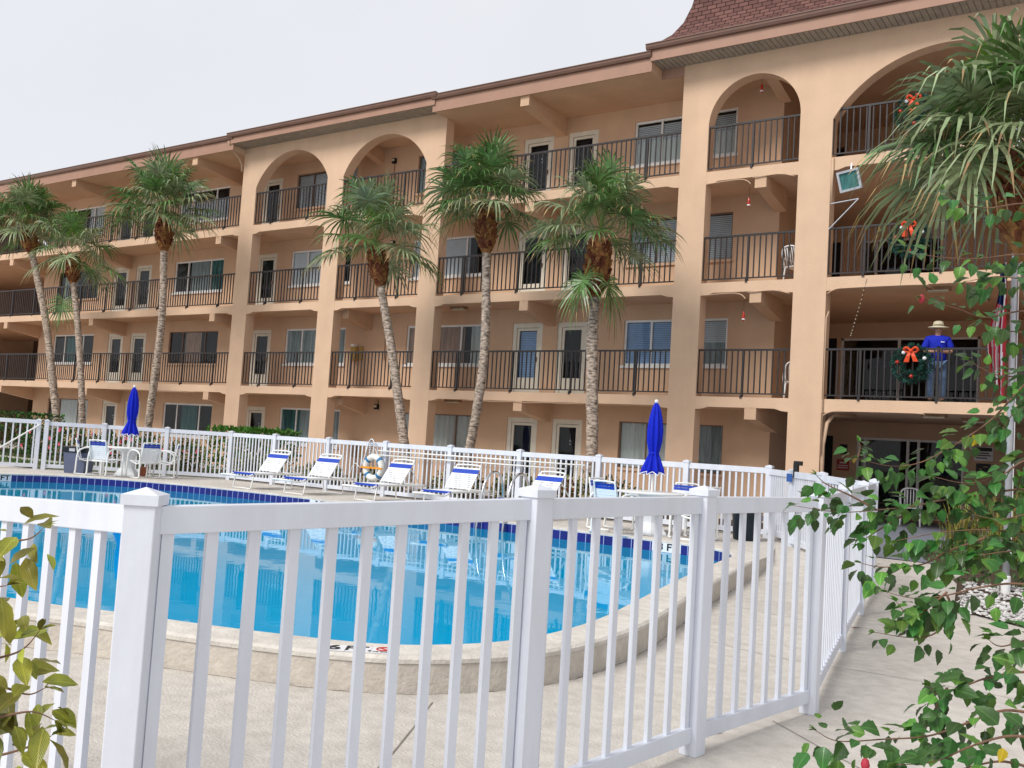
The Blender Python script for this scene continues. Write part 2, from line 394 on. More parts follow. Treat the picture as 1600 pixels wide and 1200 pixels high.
# ------------------------------------------------------------------ pool, deck and ground
POOL = [(-6.79, 3.79), (-5.98, 4.04), (-5.2, 4.26), (-4.6, 4.47), (-4.15, 4.68), (-3.88, 4.95), (-3.66, 5.4), (-3.60, 6.0), (-3.68, 6.8), (-3.87, 7.7), (-4.13, 8.86), (-4.45, 10.4), (-4.76, 12.0),
        (-4.9, 12.7), (-5.2, 13.2), (-5.7, 13.5), (-6.5, 13.64), (-8.2, 13.66), (-11, 13.78), (-14, 13.9), (-16, 13.9), (-17.6, 13.78), (-18.9, 13.5), (-19.9, 13.15), (-20.7, 12.6), (-21.2, 11.8), (-21.4, 10.4), (-21.0, 8.0), (-19.6, 5.6), (-17.2, 3.8), (-14, 3.0), (-10.5, 3.0)]
POOLS = [p.xy for p in smooth_path([(x, y, 0) for x, y in POOL], 5, True)]
def offset_loop(P, d):
    n = len(P); out = []
    for i in range(n):
        t = (P[(i + 1) % n] - P[i - 1]).normalized()
        out.append(P[i] + Vector((t.y, -t.x)) * d)
    return out
# orientation: make CCW so that +d is outward
area = sum(a.x * b.y - b.x * a.y for a, b in zip(POOLS, POOLS[1:] + POOLS[:1]))
if area < 0: POOLS.reverse()
COP = offset_loop(POOLS, 0.36)
def inside(p, poly):
    c = False; n = len(poly)
    for i in range(n):
        a, b = poly[i], poly[i - 1]
        if (a[1] > p[1]) != (b[1] > p[1]) and p[0] < (b[0] - a[0]) * (p[1] - a[1]) / (b[1] - a[1]) + a[0]: c = not c
    return c
def sstep(a, b, x):
    t = max(0, min(1, (x - a) / (b - a))); return t * t * (3 - 2 * t)
def ground_z(x, y): return -0.2 + 0.2 * sstep(12.3, 14.6, y)
def sheet(name, outer, hole, zf, mt, steps=None):
    vs = [Vector(p) for p in outer]; es = [(i, (i + 1) % len(outer)) for i in range(len(outer))]
    if hole:
        o = len(vs); vs += [Vector(p) for p in hole]; es += [(o + i, o + (i + 1) % len(hole)) for i in range(len(hole))]
    if steps: vs += [Vector(p) for p in steps]
    V, E_, F, *_ = delaunay_2d_cdt(vs, es, [], 1, 1e-5)
    mb = MB(); keep = []
    for f in F:
        c = sum((V[i] for i in f), Vector((0, 0))) / len(f)
        if not inside(c, outer) or (hole and inside(c, hole)): continue
        keep.append(tuple(f))
    mb.add([(v.x, v.y, zf(v.x, v.y)) for v in V], keep)
    return structure(mb.build(name, mt))
grid = [(x * 1.0, y) for x in range(-60, 30, 3) for y in (-20, -8, 0, 2, 11, 12.3, 12.8, 13.3, 13.8, 14.3, 14.6, 16, 18, 24)]
grid = [g for g in grid if not inside(g, COP)]
INNER = offset_loop(POOLS, 0.30)
sheet('ground', [(-900, -900), (900, -900), (900, 900), (-900, 900)], INNER, ground_z, M['concrete'], grid)
# raised deck on the far side, flush with the coping
DECK = [(-4.45, 12.3), (-4.6, 13.4), (-4.95, 14.6), (-5.3, 15.6), (-5.75, 16.7), (-20.1, 16.7), (-21.5, 15.55), (-23.1, 14.1), (-24.6, 12.6), (-27, 9), (-27, 1), (-20, -1), (-13, 2.4)]
deck_outer = [Vector(p) for p in DECK]
# inner part of the deck: follow coping between the two junctions
def nearest(P, q): return min(range(len(P)), key=lambda i: (P[i] - Vector(q)).length)
i0 = nearest(COP, (-4.43, 12.17)); i1 = nearest(COP, (-13, 2.6))
seq = []; i = i1
while True:
    seq.append(COP[i])
    if i == i0: break
    i = (i - 1) % len(COP)
deck_poly = deck_outer + seq
sheet('pool_deck', deck_poly, None, lambda x, y: 0.006, M['concrete'])
mb = MB()
for a, b in zip(DECK[:5], DECK[1:6]):
    mb.quad((*a, -.25), (*b, -.25), (*b, .006), (*a, .006))
structure(mb.build('pool_deck_edge', M['curb']))

pool = empty('swimming_pool', 'raised swimming pool with cobalt tile band and pale concrete coping', 'pool', (-12, 9, 0))
def at_pool(o): o.parent = pool; o.matrix_parent_inverse = Matrix.Translation((12, -9, 0)); return o
n = len(POOLS)
mb = MB(); prof = [(0.0, -.012), (0.0, .012), (.02, .022), (.34, .022), (.36, .005), (.36, -.02)]
loops = [[Vector((*p, z)) for p in offset_loop(POOLS, d)] for d, z in prof]
for k in range(len(prof) - 1):
    for i in range(n):
        j = (i + 1) % n; mb.quad(loops[k][i], loops[k][j], loops[k + 1][j], loops[k + 1][i])
at_pool(mb.build('coping', M['coping'], smooth=False))
mb = MB()
cb = offset_loop(POOLS, .352)
for i in range(n):
    j = (i + 1) % n; mb.quad((*cb[i], -.26), (*cb[j], -.26), (*cb[j], -.01), (*cb[i], -.01))
at_pool(mb.build('curb_wall', M['curb']))
mb = MB(); L = 0
for i in range(n):
    j = (i + 1) % n; d = (POOLS[j] - POOLS[i]).length
    mb.quad((*POOLS[i], -.327), (*POOLS[j], -.327), (*POOLS[j], -.011), (*POOLS[i], -.011), uv=[(L, 0), (L + d, 0), (L + d, .316), (L, .316)]); L += d
at_pool(mb.build('tile_band', M['tile']))
mb = MB(); bl = offset_loop(POOLS, -.004)
for i in range(n):
    j = (i + 1) % n; mb.quad((*bl[i], -1.7), (*bl[j], -1.7), (*POOLS[j], -.327), (*POOLS[i], -.327))
mb.add([(*p, -1.7) for p in bl], [tuple(range(n))])
at_pool(mb.build('basin', M['basin']))
mb = MB(); mb.add([(*p, -.158) for p in offset_loop(POOLS, .002)], [tuple(range(n))])
structure(mb.build('water', M['water']))
# crack line along the foot of the near curb and control joints in the paving
mb = MB(); i0 = nearest(COP, (-7.5, 3.3)); i1 = nearest(COP, (-4.2, 11.2)); i = i0; foot = []
cr_ = offset_loop(POOLS, .362)
while i != i1: foot.append(cr_[i]); i = (i + 1) % n
fine = smooth_path([(p.x, p.y, 0) for p in foot], 8)
for k in range(len(fine) - 1):
    a, b = fine[k], fine[k + 1]
    wv = .004 + .009 * max(0, noise.noise(Vector((k * .13, 3, 1))) + .15)
    off = .012 * noise.noise(Vector((k * .21, 0, 7)))
    t = (b - a).normalized(); nn = Vector((t.y, -t.x, 0))
    z = -.2 + .003
    mb.quad(a + nn * off + Vector((0, 0, z)), b + nn * off + Vector((0, 0, z)), b + nn * (off + wv) + Vector((0, 0, z)), a + nn * (off + wv) + Vector((0, 0, z)))
def joint(pts, wd=.008):
    P = smooth_path([(x, y, 0) for x, y in pts], 8)
    for k in range(len(P) - 1):
        a, b = P[k], P[k + 1]; t = (b - a).normalized(); nn = Vector((t.y, -t.x, 0))
        o1 = nn * .006 * noise.noise(a * 3); o2 = nn * .006 * noise.noise(b * 3)
        za = ground_z(a.x, a.y) + .004; zb = ground_z(b.x, b.y) + .004
        mb.quad(a + o1 + Vector((0, 0, za)), b + o2 + Vector((0, 0, zb)), b + o2 + nn * wd + Vector((0, 0, zb)), a + o1 + nn * wd + Vector((0, 0, za)))
joint([(-3.52, 4.52), (-3.05, 3.6), (-2.7, 2.75), (-2.4, 2.0)])
joint([(-3.1, 7.7), (-2.5, 7.55), (-1.2, 7.6), (.2, 7.4)], .006)
joint([(-3.6, 9.7), (-2.8, 9.55), (-1.5, 9.7)], .006)
joint([(-1.9, 5.7), (-1.0, 5.0), (.2, 4.5)], .006)
joint([(-1.2, 10.6), (-1.15, 9.9), (-1.02, 9.3)], .007)
structure(mb.build('pavement_joints', M['joint']))

# painted depth markers
def frame_matrix(c, ex, ey):
    ex = Vector(ex).normalized(); ez = ex.cross(Vector(ey)).normalized(); ey = ez.cross(ex)
    mm = Matrix.Identity(4)
    for a, v in enumerate((ex, ey, ez)):
        for b in range(3): mm[b][a] = v[b]
    mm.translation = Vector(c); return mm
def flat_tile(mb, mm, x0, x1, y0, y1, z0=0, z1=.004):
    P = [mm @ Vector((x, y, z)) for z in (z0, z1) for (x, y) in ((x0, y0), (x1, y0), (x1, y1), (x0, y1))]
    mb.add(P, [(0, 3, 2, 1), (4, 5, 6, 7), (0, 1, 5, 4), (1, 2, 6, 5), (2, 3, 7, 6), (3, 0, 4, 7)])
mk = empty('depth_marker', 'white tiles reading 6 FT. with a red no diving symbol on the near coping', 'depth marker', (-4.07, 4.45, .024))
mm = frame_matrix((-4.07, 4.45, .024), (.78, .55, 0), (-.55, .78, 0)); inv = Matrix.Translation((4.07, -4.45, -.024))
mb = MB()
for k in range(3): flat_tile(mb, mm, -.228 + k * .153, -.228 + k * .153 + .15, -.075, .075)
o = mb.build('tile', M['sign_white'], mk); o.matrix_parent_inverse = inv
for s_, x in (('6', -.153), ('FT.', 0)):
    o = text_mesh('lettering', s_, .165, M['sign_black'], mm @ Matrix.Translation((x, 0, .0055)), mk, .004, 1.1 if s_ == '6' else .8); o.matrix_parent_inverse = inv
mb = MB()
mb.tube([mm @ Vector((.153 + .045 * math.cos(a * math.pi / 12), .018 + .045 * math.sin(a * math.pi / 12), .006)) for a in range(24)], .005, 5, closed=True)
mb.tube([mm @ Vector((.153 - .03, .018 + .03, .006)), mm @ Vector((.153 + .03, .018 - .03, .006))], .005, 5)
o = mb.build('no_diving_symbol', M['sign_red'], mk); o.matrix_parent_inverse = inv
o = text_mesh('lettering', 'NO DIVING', .024, M['sign_black'], mm @ Matrix.Translation((.153, -.055, .0055)), mk, .0006); o.matrix_parent_inverse = inv
def wall_marker(name, label, pos, txt):
    i = nearest(POOLS, pos); t = (POOLS[(i + 1) % n] - POOLS[i - 1]).normalized(); t = -t   # reading direction seen from inside the pool
    nn = Vector((POOLS[i] - offset_loop(POOLS, .1)[i]).to_tuple()).normalized()
    c = Vector((*POOLS[i], -.08)) + Vector((nn.x, nn.y, 0)) * .004
    mk = empty(name, label, 'depth marker', c); inv = Matrix.Translation(-c)
    mm = frame_matrix(c, (t.x, t.y, 0), (0, 0, 1)); mb = MB()
    if (mm.to_3x3() @ Vector((0, 0, 1))).dot(Vector((nn.x, nn.y, 0))) < 0: mm = frame_matrix(c, (-t.x, -t.y, 0), (0, 0, 1))
    wv = .16 * len(txt) / 2
    flat_tile(mb, mm, -wv, wv, -.075, .069)
    o = mb.build('tile', M['sign_white'], mk); o.matrix_parent_inverse = inv
    o = text_mesh('lettering', txt, .15, M['sign_black'], mm @ Matrix.Translation((0, 0, .0055)), mk, .004, 1.25); o.matrix_parent_inverse = inv
wall_marker('depth_marker', 'white tile reading 3 FT in the blue band at the far left of the pool', (-21.2, 11.25), '3 FT')
wall_marker('depth_marker', 'white tile reading 5 FT in the blue band near the first lounger row', (-14.0, 13.9), '5 FT')
wall_marker('depth_marker', 'white tile reading 3 FT in the blue band below the right umbrella table', (-6.3, 13.62), '3 FT')

# grounds beyond the deck
sheet('garden_bed', [(-60, 16.8), (-6.0, 16.8), (-6.0, 20.2), (-60, 20.2)], None, lambda x, y: .008, M['mulch'])
sheet('lawn', [(-60, 13.8), (-23.6, 13.8), (-20.6, 16.78), (-60, 16.78)], None, lambda x, y: .006, M['soil'])
sheet('path', [(-60, 15.6), (-24.5, 15.6), (-23.7, 16.3), (-60, 16.5)], None, lambda x, y: .014, M['concrete'])
sheet('porch_floor', [(-5.55, 16.4), (-3.55, 15.0), (2.0, 14.9), (2.0, 27.1), (-8.0, 27.1), (-8.0, 20.9), (-6.0, 20.9)], None, lambda x, y: .012, M['porch'])
sheet('planting_bed', [(-3.4, 16.9), (-2.95, 15.4), (-2.2, 13.5), (-1.95, 11.8), (-.9, 10.9), (6, 10.9), (6, 22.5), (-2.6, 22.5)], None, lambda x, y: ground_z(x, y) + .02, M['mulch'], [(x, y) for x in (-2, 0, 3) for y in (12.3, 12.8, 13.3, 13.8, 14.3, 14.6, 16)])

# ------------------------------------------------------------------ apartment building
D0 = 21.48; WY = 22.98; LY = 27.2; FH = 2.74
bld = empty('apartment_building', 'four storey peach stucco apartment block with arcades and dark railed walkways', 'apartment building', (-17, 21.5, 0))
BI = Matrix.Translation((17, -21.5, 0))
def bpart(mb, name, mats, parent=None, **k):
    o = mb.build(name, mats, parent or bld, **k)
    if parent is None: o.matrix_parent_inverse = BI
    return o
PIERS = [(-26.55, -25.83), (-22.42, -21.71), (-18.32, -17.64), (-10.11, -9.39), (-7.13, -6.38), (-1.64, -.93)]
PT = .36
for k, (a, b) in enumerate(PIERS):
    mb = MB(); mb.box(a, b, D0, D0 + PT, -.1, 9.0); bpart(mb, 'pier', M['stucco'])
def arcade(x0, x1, arches, ztop):
    """wall over the piers with circular-topped openings: (xl, xr, cx, cz, r)"""
    mb = MB(); y0, y1 = D0, D0 + PT
    xs = [x0]
    cuts = sorted(arches)
    edges = []
    cur = x0
    for (xl, xr, cx, cz, r) in cuts:
        edges.append((cur, xl, None)); edges.append((xl, xr, (cx, cz, r))); cur = xr
    edges.append((cur, x1, None))
    for (a, b, arc) in edges:
        if arc is None:
            mb.quad((a, y0, 9.0), (b, y0, 9.0), (b, y0, ztop), (a, y0, ztop)); mb.quad((b, y1, 9.0), (a, y1, 9.0), (a, y1, ztop), (b, y1, ztop))
        else:
            cx, cz, r = arc; N = 40
            za = lambda x: cz + math.sqrt(max(0, r * r - (x - cx) ** 2))
            P = [(a + (b - a) * (.5 - .5 * math.cos(math.pi * i / N))) for i in range(N + 1)]
            mb.quad((a, y0, 9.0), (a, y1, 9.0), (a, y1, za(a)), (a, y0, za(a))); mb.quad((b, y1, 9.0), (b, y0, 9.0), (b, y0, za(b)), (b, y1, za(b)))
            for p, q in zip(P, P[1:]):
                mb.quad((p, y0, za(p)), (q, y0, za(q)), (q, y0, ztop), (p, y0, ztop)); mb.quad((q, y1, za(q)), (p, y1, za(p)), (p, y1, ztop), (q, y1, ztop))
                mb.quad((p, y0, za(p)), (p, y1, za(p)), (q, y1, za(q)), (q, y0, za(q)))
    for x, s in ((x0, 1), (x1, -1)):
        mb.quad((x, y0, 9.0), (x, y1, 9.0), (x, y1, ztop), (x, y0, ztop))
    return bpart(mb, 'arcade_wall', M['stucco'])
arcade(-26.55, -17.64, [(-25.83, -22.42, -24.12, 8.78, 1.88), (-21.71, -18.32, -20.01, 8.78, 1.86)], 11.03)
arcade(-10.11, -.93, [(-9.39, -7.13, -8.26, 9.40, 1.131), (-6.38, -1.64, -4.01, 7.745, 2.757)], 11.06)
# floor slabs with edge beams and small haunches at the piers
XL, XR = -52.0, 8.0
for k in (1, 2, 3):
    z = FH * k; mb = MB()
    mb.box(XL, XR, D0 + .015, LY + .3, z - .17, z + .04)
    ends = [XL] + [e for p in PIERS for e in p] + [XR]
    for a, b in zip(ends[::2], ends[1::2]):
        mb.box(a, b, D0 + .005, D0 + .20, z - .20, z + .045)
        for xx, s in ((a, 1), (b, -1)):
            if abs(xx) > 45 or xx > 7: continue
            mb.add([(xx, D0 + .005, z - .2), (xx + s * .32, D0 + .005, z - .2), (xx + s * .16, D0 + .005, z - .25), (xx, D0 + .005, z - .265),
                    (xx, D0 + .2, z - .2), (xx + s * .32, D0 + .2, z - .2), (xx + s * .16, D0 + .2, z - .25), (xx, D0 + .2, z - .265)], [(0, 1, 2, 3), (4, 7, 6, 5), (3, 2, 6, 7), (2, 1, 5, 6)])
    bpart(mb, 'floor_slab', M['stucco'])
for a, b, yo in ((XL, -26.56, 20.90), (-26.56, -17.63, D0 + PT - .01), (-17.63, -10.73, 20.90), (-10.73, -10.12, D0 + .031), (-10.12, XR, D0 + PT - .01)):
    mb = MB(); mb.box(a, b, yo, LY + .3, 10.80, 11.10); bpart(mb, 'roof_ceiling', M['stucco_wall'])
# tapered beams
for bx in (-41.3, -36.1, -34.95, -28.55, -27.62, -21.55, -14.54, -8.02):
    for k in (1, 2, 3, 4):
        if k == 4:
            if bx in (-34.95, -27.62): continue
            yf, zt = (20.95 if bx not in (-21.55, -8.02) else D0 + PT), 10.80
        else:
            if bx in (-36.1, -28.55): continue
            yf, zt = D0 + .012, FH * k - .20
            if bx == -21.55: yf = D0 + PT
        h0, h1 = .27, .50; x0, x1 = bx - .14, bx + .14; mb = MB(); ye = WY + .02
        ztt = zt + (.04 if k < 4 else .0)
        vs = [(x0, yf, zt - h0), (x1, yf, zt - h0), (x1, yf, ztt), (x0, yf, ztt), (x0, yf + .12, zt - h0), (x1, yf + .12, zt - h0), (x1, ye, zt - h1), (x0, ye, zt - h1), (x1, ye, ztt), (x0, ye, ztt)]
        mb.add(vs, [(0, 1, 2, 3), (0, 4, 5, 1), (4, 7, 6, 5), (1, 5, 2), (5, 6, 8, 2), (0, 3, 4), (4, 3, 9, 7)])
        bpart(mb, 'bracket_beam', M['stucco_wall'])
# back wall of the walkways with openings
WIN = [(-40.05, -37.06), (-32.0, -29.1), (-25.48, -22.59), (-19.93, -17.0), (-12.21, -9.26)]
DOOR = [(-36.02, -35.0), (-34.50, -33.47), (-27.23, -26.22), (-15.87, -14.83), (-14.33, -13.35)]
def wall_holes(mb, x0, x1, z0, z1, holes, y, dep=.12):
    xs = sorted({x0, x1, *[h[0] for h in holes], *[h[1] for h in holes]}); zs = sorted({z0, z1, *[h[2] for h in holes], *[h[3] for h in holes]})
    for a, b in zip(xs, xs[1:]):
        for c, d in zip(zs, zs[1:]):
            if any(h[0] <= a and b <= h[1] and h[2] <= c and d <= h[3] for h in holes): continue
            mb.quad((a, y, c), (b, y, c), (b, y, d), (a, y, d))
    for (a, b, c, d) in holes:
        mb.quad((a, y, c), (a, y + dep, c), (a, y + dep, d), (a, y, d)); mb.quad((b, y + dep, c), (b, y, c), (b, y, d), (b, y + dep, d))
        mb.quad((a, y, d), (a, y + dep, d), (b, y + dep, d), (b, y, d)); mb.quad((a, y + dep, c), (a, y, c), (b, y, c), (b, y + dep, c))
WZ = (.93, 2.16); DZ = (.04, 2.15)
mb = MB()
holes = []
for k in range(4):
    z = FH * k
    holes += [(a, b, z + WZ[0], z + WZ[1]) for a, b in WIN] + [(a, b, z + DZ[0], z + DZ[1]) for a, b in DOOR]
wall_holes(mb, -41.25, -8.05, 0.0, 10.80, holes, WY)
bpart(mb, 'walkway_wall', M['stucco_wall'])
mb = MB()     # return walls of the two breezeways and the wall behind them
mb.quad((-8.05, WY, 0), (-8.05, LY, 0), (-8.05, LY, 10.8), (-8.05, WY, 10.8)); bpart(mb, 'side_wall', M['stucco_wall'])
mb = MB(); mb.box(-1.0, -.94, D0 + PT, LY, 0, 10.8); bpart(mb, 'side_wall', M['stucco_wall'])  # unseen wall, added to close off and darken the lobby
mb = MB(); mb.quad((-41.25, LY + 2, 0), (-41.25, WY, 0), (-41.25, WY, 10.8), (-41.25, LY + 2, 10.8))
bpart(mb, 'side_wall', M['stucco_wall'])
mb = MB(); mb.quad((XL, LY + 1.5, 0), (-41.25, LY + 1.5, 0), (-41.25, LY + 1.5, 10.8), (XL, LY + 1.5, 10.8)); bpart(mb, 'recess_wall', M['recess_shade'])  # rear wall coloured dark to stand in for the recess shade
mb = MB(); mb.box(XL, XR, LY + 3, LY + 3.2, 0, 10.9); mb.box(XR, XR + .2, D0, LY + 3.2, 0, 10.9); mb.box(XL - .2, XL, D0, LY + 3.2, 0, 10.9)
bpart(mb, 'rear_wall', M['stucco'])
# windows
def add_blind(kind, x0, x1, z0, z1, y, win):
    mb = MB()
    if kind in ('h', 'hb'):
        nz_ = int((z1 - z0) / .05)
        for i in range(nz_):
            zz = z0 + i * .05; mb.quad((x0, y, zz), (x1, y, zz), (x1, y + .022, zz + .046), (x0, y + .022, zz + .046))
        return mb.build('blind', M['blind_blue' if kind == 'hb' else 'blind'], win)
    if kind == 'v':
        nx = int((x1 - x0) / .09)
        for i in range(nx):
            xx = x0 + i * .09; mb.quad((xx, y, z0), (xx + .082, y + .03, z0), (xx + .082, y + .03, z1), (xx, y, z1))
        return mb.build('blind', M['blind'], win)
    cm = {'g': 'curtain_grey', 'b': 'curtain_brown', 'w': 'curtain_white', 't': 'curtain_teal'}[kind]
    N = int((x1 - x0) / .04); pr = None
    for i in range(N + 1):
        xx = x0 + (x1 - x0) * i / N; yy = y + .03 * math.sin(i * 1.25) + .012 * math.sin(i * .4 + x0)
        cu = ((xx, yy, z0), (xx, yy, z1))
        if pr: mb.quad(pr[0], cu[0], cu[1], pr[1])
        pr = cu
    return mb.build('curtain', M[cm], win, smooth=True)
def window(x0, x1, z0, z1, y, frame, blinds, mull=(.27, .73)):
    fr = M['white_frame'] if frame == 'w' else M['brown_frame']; t = .06 if frame == 'w' else .035; yf = y + .045
    mb = MB()
    mb.box(x0, x1, yf, yf + .06, z0, z0 + t); mb.box(x0, x1, yf, yf + .06, z1 - t, z1)
    mb.box(x0, x0 + t, yf, yf + .06, z0 + t, z1 - t); mb.box(x1 - t, x1, yf, yf + .06, z0 + t, z1 - t)
    for q in mull:
        xm = x0 + (x1 - x0) * q; mb.box(xm - t * .45, xm + t * .45, yf + .004, yf + .055, z0 + t, z1 - t)
    o = bpart(mb, 'window', fr)
    mb = MB(); mb.box(x0 - .06, x1 + .06, y - .055, y + .045, z0 - .07, z0 - .002); s = mb.build('sill', M['white_frame'] if frame == 'w' else M['stucco'], o)
    mb = MB(); mb.quad((x0 + t, yf + .03, z0 + t), (x1 - t, yf + .03, z0 + t), (x1 - t, yf + .03, z1 - t), (x0 + t, yf + .03, z1 - t)); mb.build('pane', M['glass'], o)
    mb = MB(); mb.box(x0, x1, y + .62, y + .66, z0 - .1, z1 + .1); mb.build('room', M['dark_room'], o)
    for (kind, a, b, c, d) in blinds:
        add_blind(kind, x0 + t + (x1 - x0 - 2 * t) * a, x0 + t + (x1 - x0 - 2 * t) * b, z0 + t + (z1 - z0 - 2 * t) * c, z1 - t - (z1 - z0 - 2 * t) * (1 - d), y + .11, o)
    return o
STY = {  # (column, floor): frame, blinds
 (0, 0): ('b', [('w', .05, .98, 0, 1)]), (0, 1): ('w', [('t', .3, .7, 0, 1)]), (0, 2): ('b', [('g', .1, .4, 0, 1)]), (0, 3): ('w', [('v', .6, .98, 0, 1)]),
 (1, 0): ('w', [('t', .34, .66, 0, 1)]), (1, 1): ('b', [('b', .3, .62, 0, 1)]), (1, 2): ('w', [('g', .3, .68, 0, 1), ('t', .7, 1, 0, 1)]), (1, 3): ('w', [('h', 0, 1, 0, .7)]),
 (2, 0): ('w', [('t', 0, .3, 0, 1), ('g', .3, 1, 0, 1)]), (2, 1): ('w', [('g', 0, 1, 0, 1)]), (2, 2): ('w', [('v', 0, .62, 0, 1)]), (2, 3): ('b', [('h', 0, 1, 0, 1)]),
 (3, 0): ('b', [('w', 0, 1, 0, 1)]), (3, 1): ('w', [('b', 0, .78, 0, 1), ('w', .86, 1, 0, 1)]), (3, 2): ('w', [('v', .0, .8, 0, 1)]), (3, 3): ('b', [('g', 0, .5, 0, 1), ('h', .5, 1, 0, 1)]),
 (4, 0): ('b', [('w', 0, .72, 0, 1), ('g', .72, 1, 0, 1)]), (4, 1): ('w', [('hb', 0, .74, 0, 1), ('h', .75, 1, .5, 1), ('g', .75, 1, 0, .5)]), (4, 2): ('b', [('h', 0, 1, 0, 1)]), (4, 3): ('w', [('h', 0, 1, .55, 1), ('w', 0, 1, 0, .55)])}
for ci, (a, b) in enumerate(WIN):
    for k in range(4):
        fr, bl = STY[(ci, k)]; window(a, b, FH * k + WZ[0], FH * k + WZ[1], WY, fr, bl)
# doors: cream frame and storm door with a tall glass
def door(x0, x1, z0, z1, y, low=True, knocker=True, shade=None):
    mb = MB(); t = .13; yf = y + .03
    mb.box(x0, x0 + t, yf, yf + .08, z0, z1); mb.box(x1 - t, x1, yf, yf + .08, z0, z1); mb.box(x0 + t, x1 - t, yf, yf + .08, z1 - t, z1)
    o = bpart(mb, 'door', M['doorframe'])
    mb = MB(); a, b, c, d = x0 + t + .012, x1 - t - .012, z0 + .01, z1 - t - .012; s = .075; zl = c + (.52 if low else .16)
    mb.box(a, a + s, yf + .02, yf + .06, c, d); mb.box(b - s, b, yf + .02, yf + .06, c, d); mb.box(a + s, b - s, yf + .02, yf + .06, d - s, d); mb.box(a + s, b - s, yf + .02, yf + .06, c, zl)
    mb.build('storm_door', M['doorframe'], o)
    mb = MB(); mb.quad((a + s, yf + .04, zl), (b - s, yf + .04, zl), (b - s, yf + .04, d - s), (a + s, yf + .04, d - s)); mb.build('pane', M['glass'], o)
    mb = MB(); mb.box(x0 + t, x1 - t, y + .20, y + .23, z0, z1 - t); mb.build('inner_door', M['dark_room'], o)
    if shade: add_blind(shade, a + s, b - s, zl, d - s, y + .13, o)
    mb = MB(); mb.box(b - .06, b - .03, yf - .03, yf + .02, z0 + 1.0, z0 + 1.12); mb.build('handle', M['brass'], o)
    if knocker:
        mb = MB(); mb.ball(((a + b) / 2 + .03, y + .185, z0 + 1.52), .035, n=8); mb.ball(((a + b) / 2 + .03, y + .185, z0 + 1.43), .025, n=8); mb.build('knocker', M['bauble_silver'], o)
for ci, (a, b) in enumerate(DOOR):
    for k in range(4):
        door(a, b, FH * k + DZ[0], FH * k + DZ[1], WY, True, (ci + k) % 2 == 0, 'hb' if (ci, k) == (3, 1) else None)
# lobby wall on the right
mb = MB(); lh = []
for k in range(4):
    z = FH * k; lh.append((-7.98, -7.72, z + .02, z + 2.16))
lh += [(-7.07, -4.36, .05, 2.15), (-7.6, -4.06, FH + .05, FH + 2.15), (-7.1, -5.0, 2 * FH + .05, 2 * FH + 2.15), (-6.8, -5.0, 3 * FH + .05, 3 * FH + 2.15)]
wall_holes(mb, -8.05, XR, 0, 10.8, lh, LY, .15)
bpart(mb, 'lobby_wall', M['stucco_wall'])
mb = MB()
for k in range(4): mb.box(-8.0, -7.7, LY + .12, LY + .16, FH * k, FH * k + 2.2)
bpart(mb, 'passage_door', M['black'])
def slider(x0, x1, z0, z1, mull, kick=0.0):
    t = .06; y = LY; mb = MB(); yf = y + .03
    mb.box(x0, x1, yf, yf + .08, z1 - t, z1); mb.box(x0, x1, yf, yf + .08, z0, z0 + t * .6); mb.box(x0, x0 + t, yf, yf + .08, z0, z1); mb.box(x1 - t, x1, yf, yf + .08, z0, z1)
    for q in mull: mb.box(q - .035, q + .035, yf + .004, yf + .076, z0, z1)
    o = bpart(mb, 'sliding_door', M['white_frame'])
    mb = MB(); mb.quad((x0, yf + .05, z0 + kick), (x1, yf + .05, z0 + kick), (x1, yf + .05, z1), (x0, yf + .05, z1)); mb.build('pane', M['glass'], o)
    if kick: mb = MB(); mb.box(x0, x1, yf + .03, yf + .07, z0, z0 + kick); mb.build('kick_panel', M['sign_white'], o)
    mb = MB(); mb.box(x0 - .2, x1 + .2, y + 2.4, y + 2.45, z0 - .1, z1 + .3); mb.build('room', M['dark_room'], o)
slider(-7.07, -4.36, .05, 2.15, [-6.85, -5.75, -5.48])
slider(-7.6, -4.06, FH + .05, FH + 2.15, [-6.06, -5.0])
slider(-7.1, -5.0, 2 * FH + .05, 2 * FH + 2.15, [-6.75], .62)
slider(-6.8, -5.0, 3 * FH + .05, 3 * FH + 2.15, [-5.9], .62)
mb = MB(); mb.box(-7.3, -4.2, LY - .35, LY - .02, 0, .055); bpart(mb, 'door_step', M['clay'])
# railings
def railing(x0, x1, z):
    mb = MB(); y = D0 + .07
    mb.box(x0, x1, y - .024, y + .024, z + 1.10, z + 1.145); mb.box(x0, x1, y - .016, y + .016, z + .08, z + .11)
    nb = max(2, round((x1 - x0) / .142)); np_ = max(1, round((x1 - x0) / 1.75))
    for i in range(nb + 1):
        x = x0 + .012 + (x1 - x0 - .024) * i / nb; mb.box(x - .0135, x + .0135, y - .0135, y + .0135, z + .11, z + 1.10)
    for i in range(np_):
        x = x0 + (x1 - x0) * (i + .5) / np_; mb.box(x - .024, x + .024, y - .034, y + .012, z - .0, z + 1.10)
        mb.box(x - .025, x + .025, y - .09, y - .03, z - .02, z + .06)
    bpart(mb, 'railing', M['rail'])
ends = [XL] + [e for p in PIERS for e in p] + [XR]
for a, b in zip(ends[::2], ends[1::2]):
    for k in (1, 2, 3): railing(a, b, FH * k + .04)
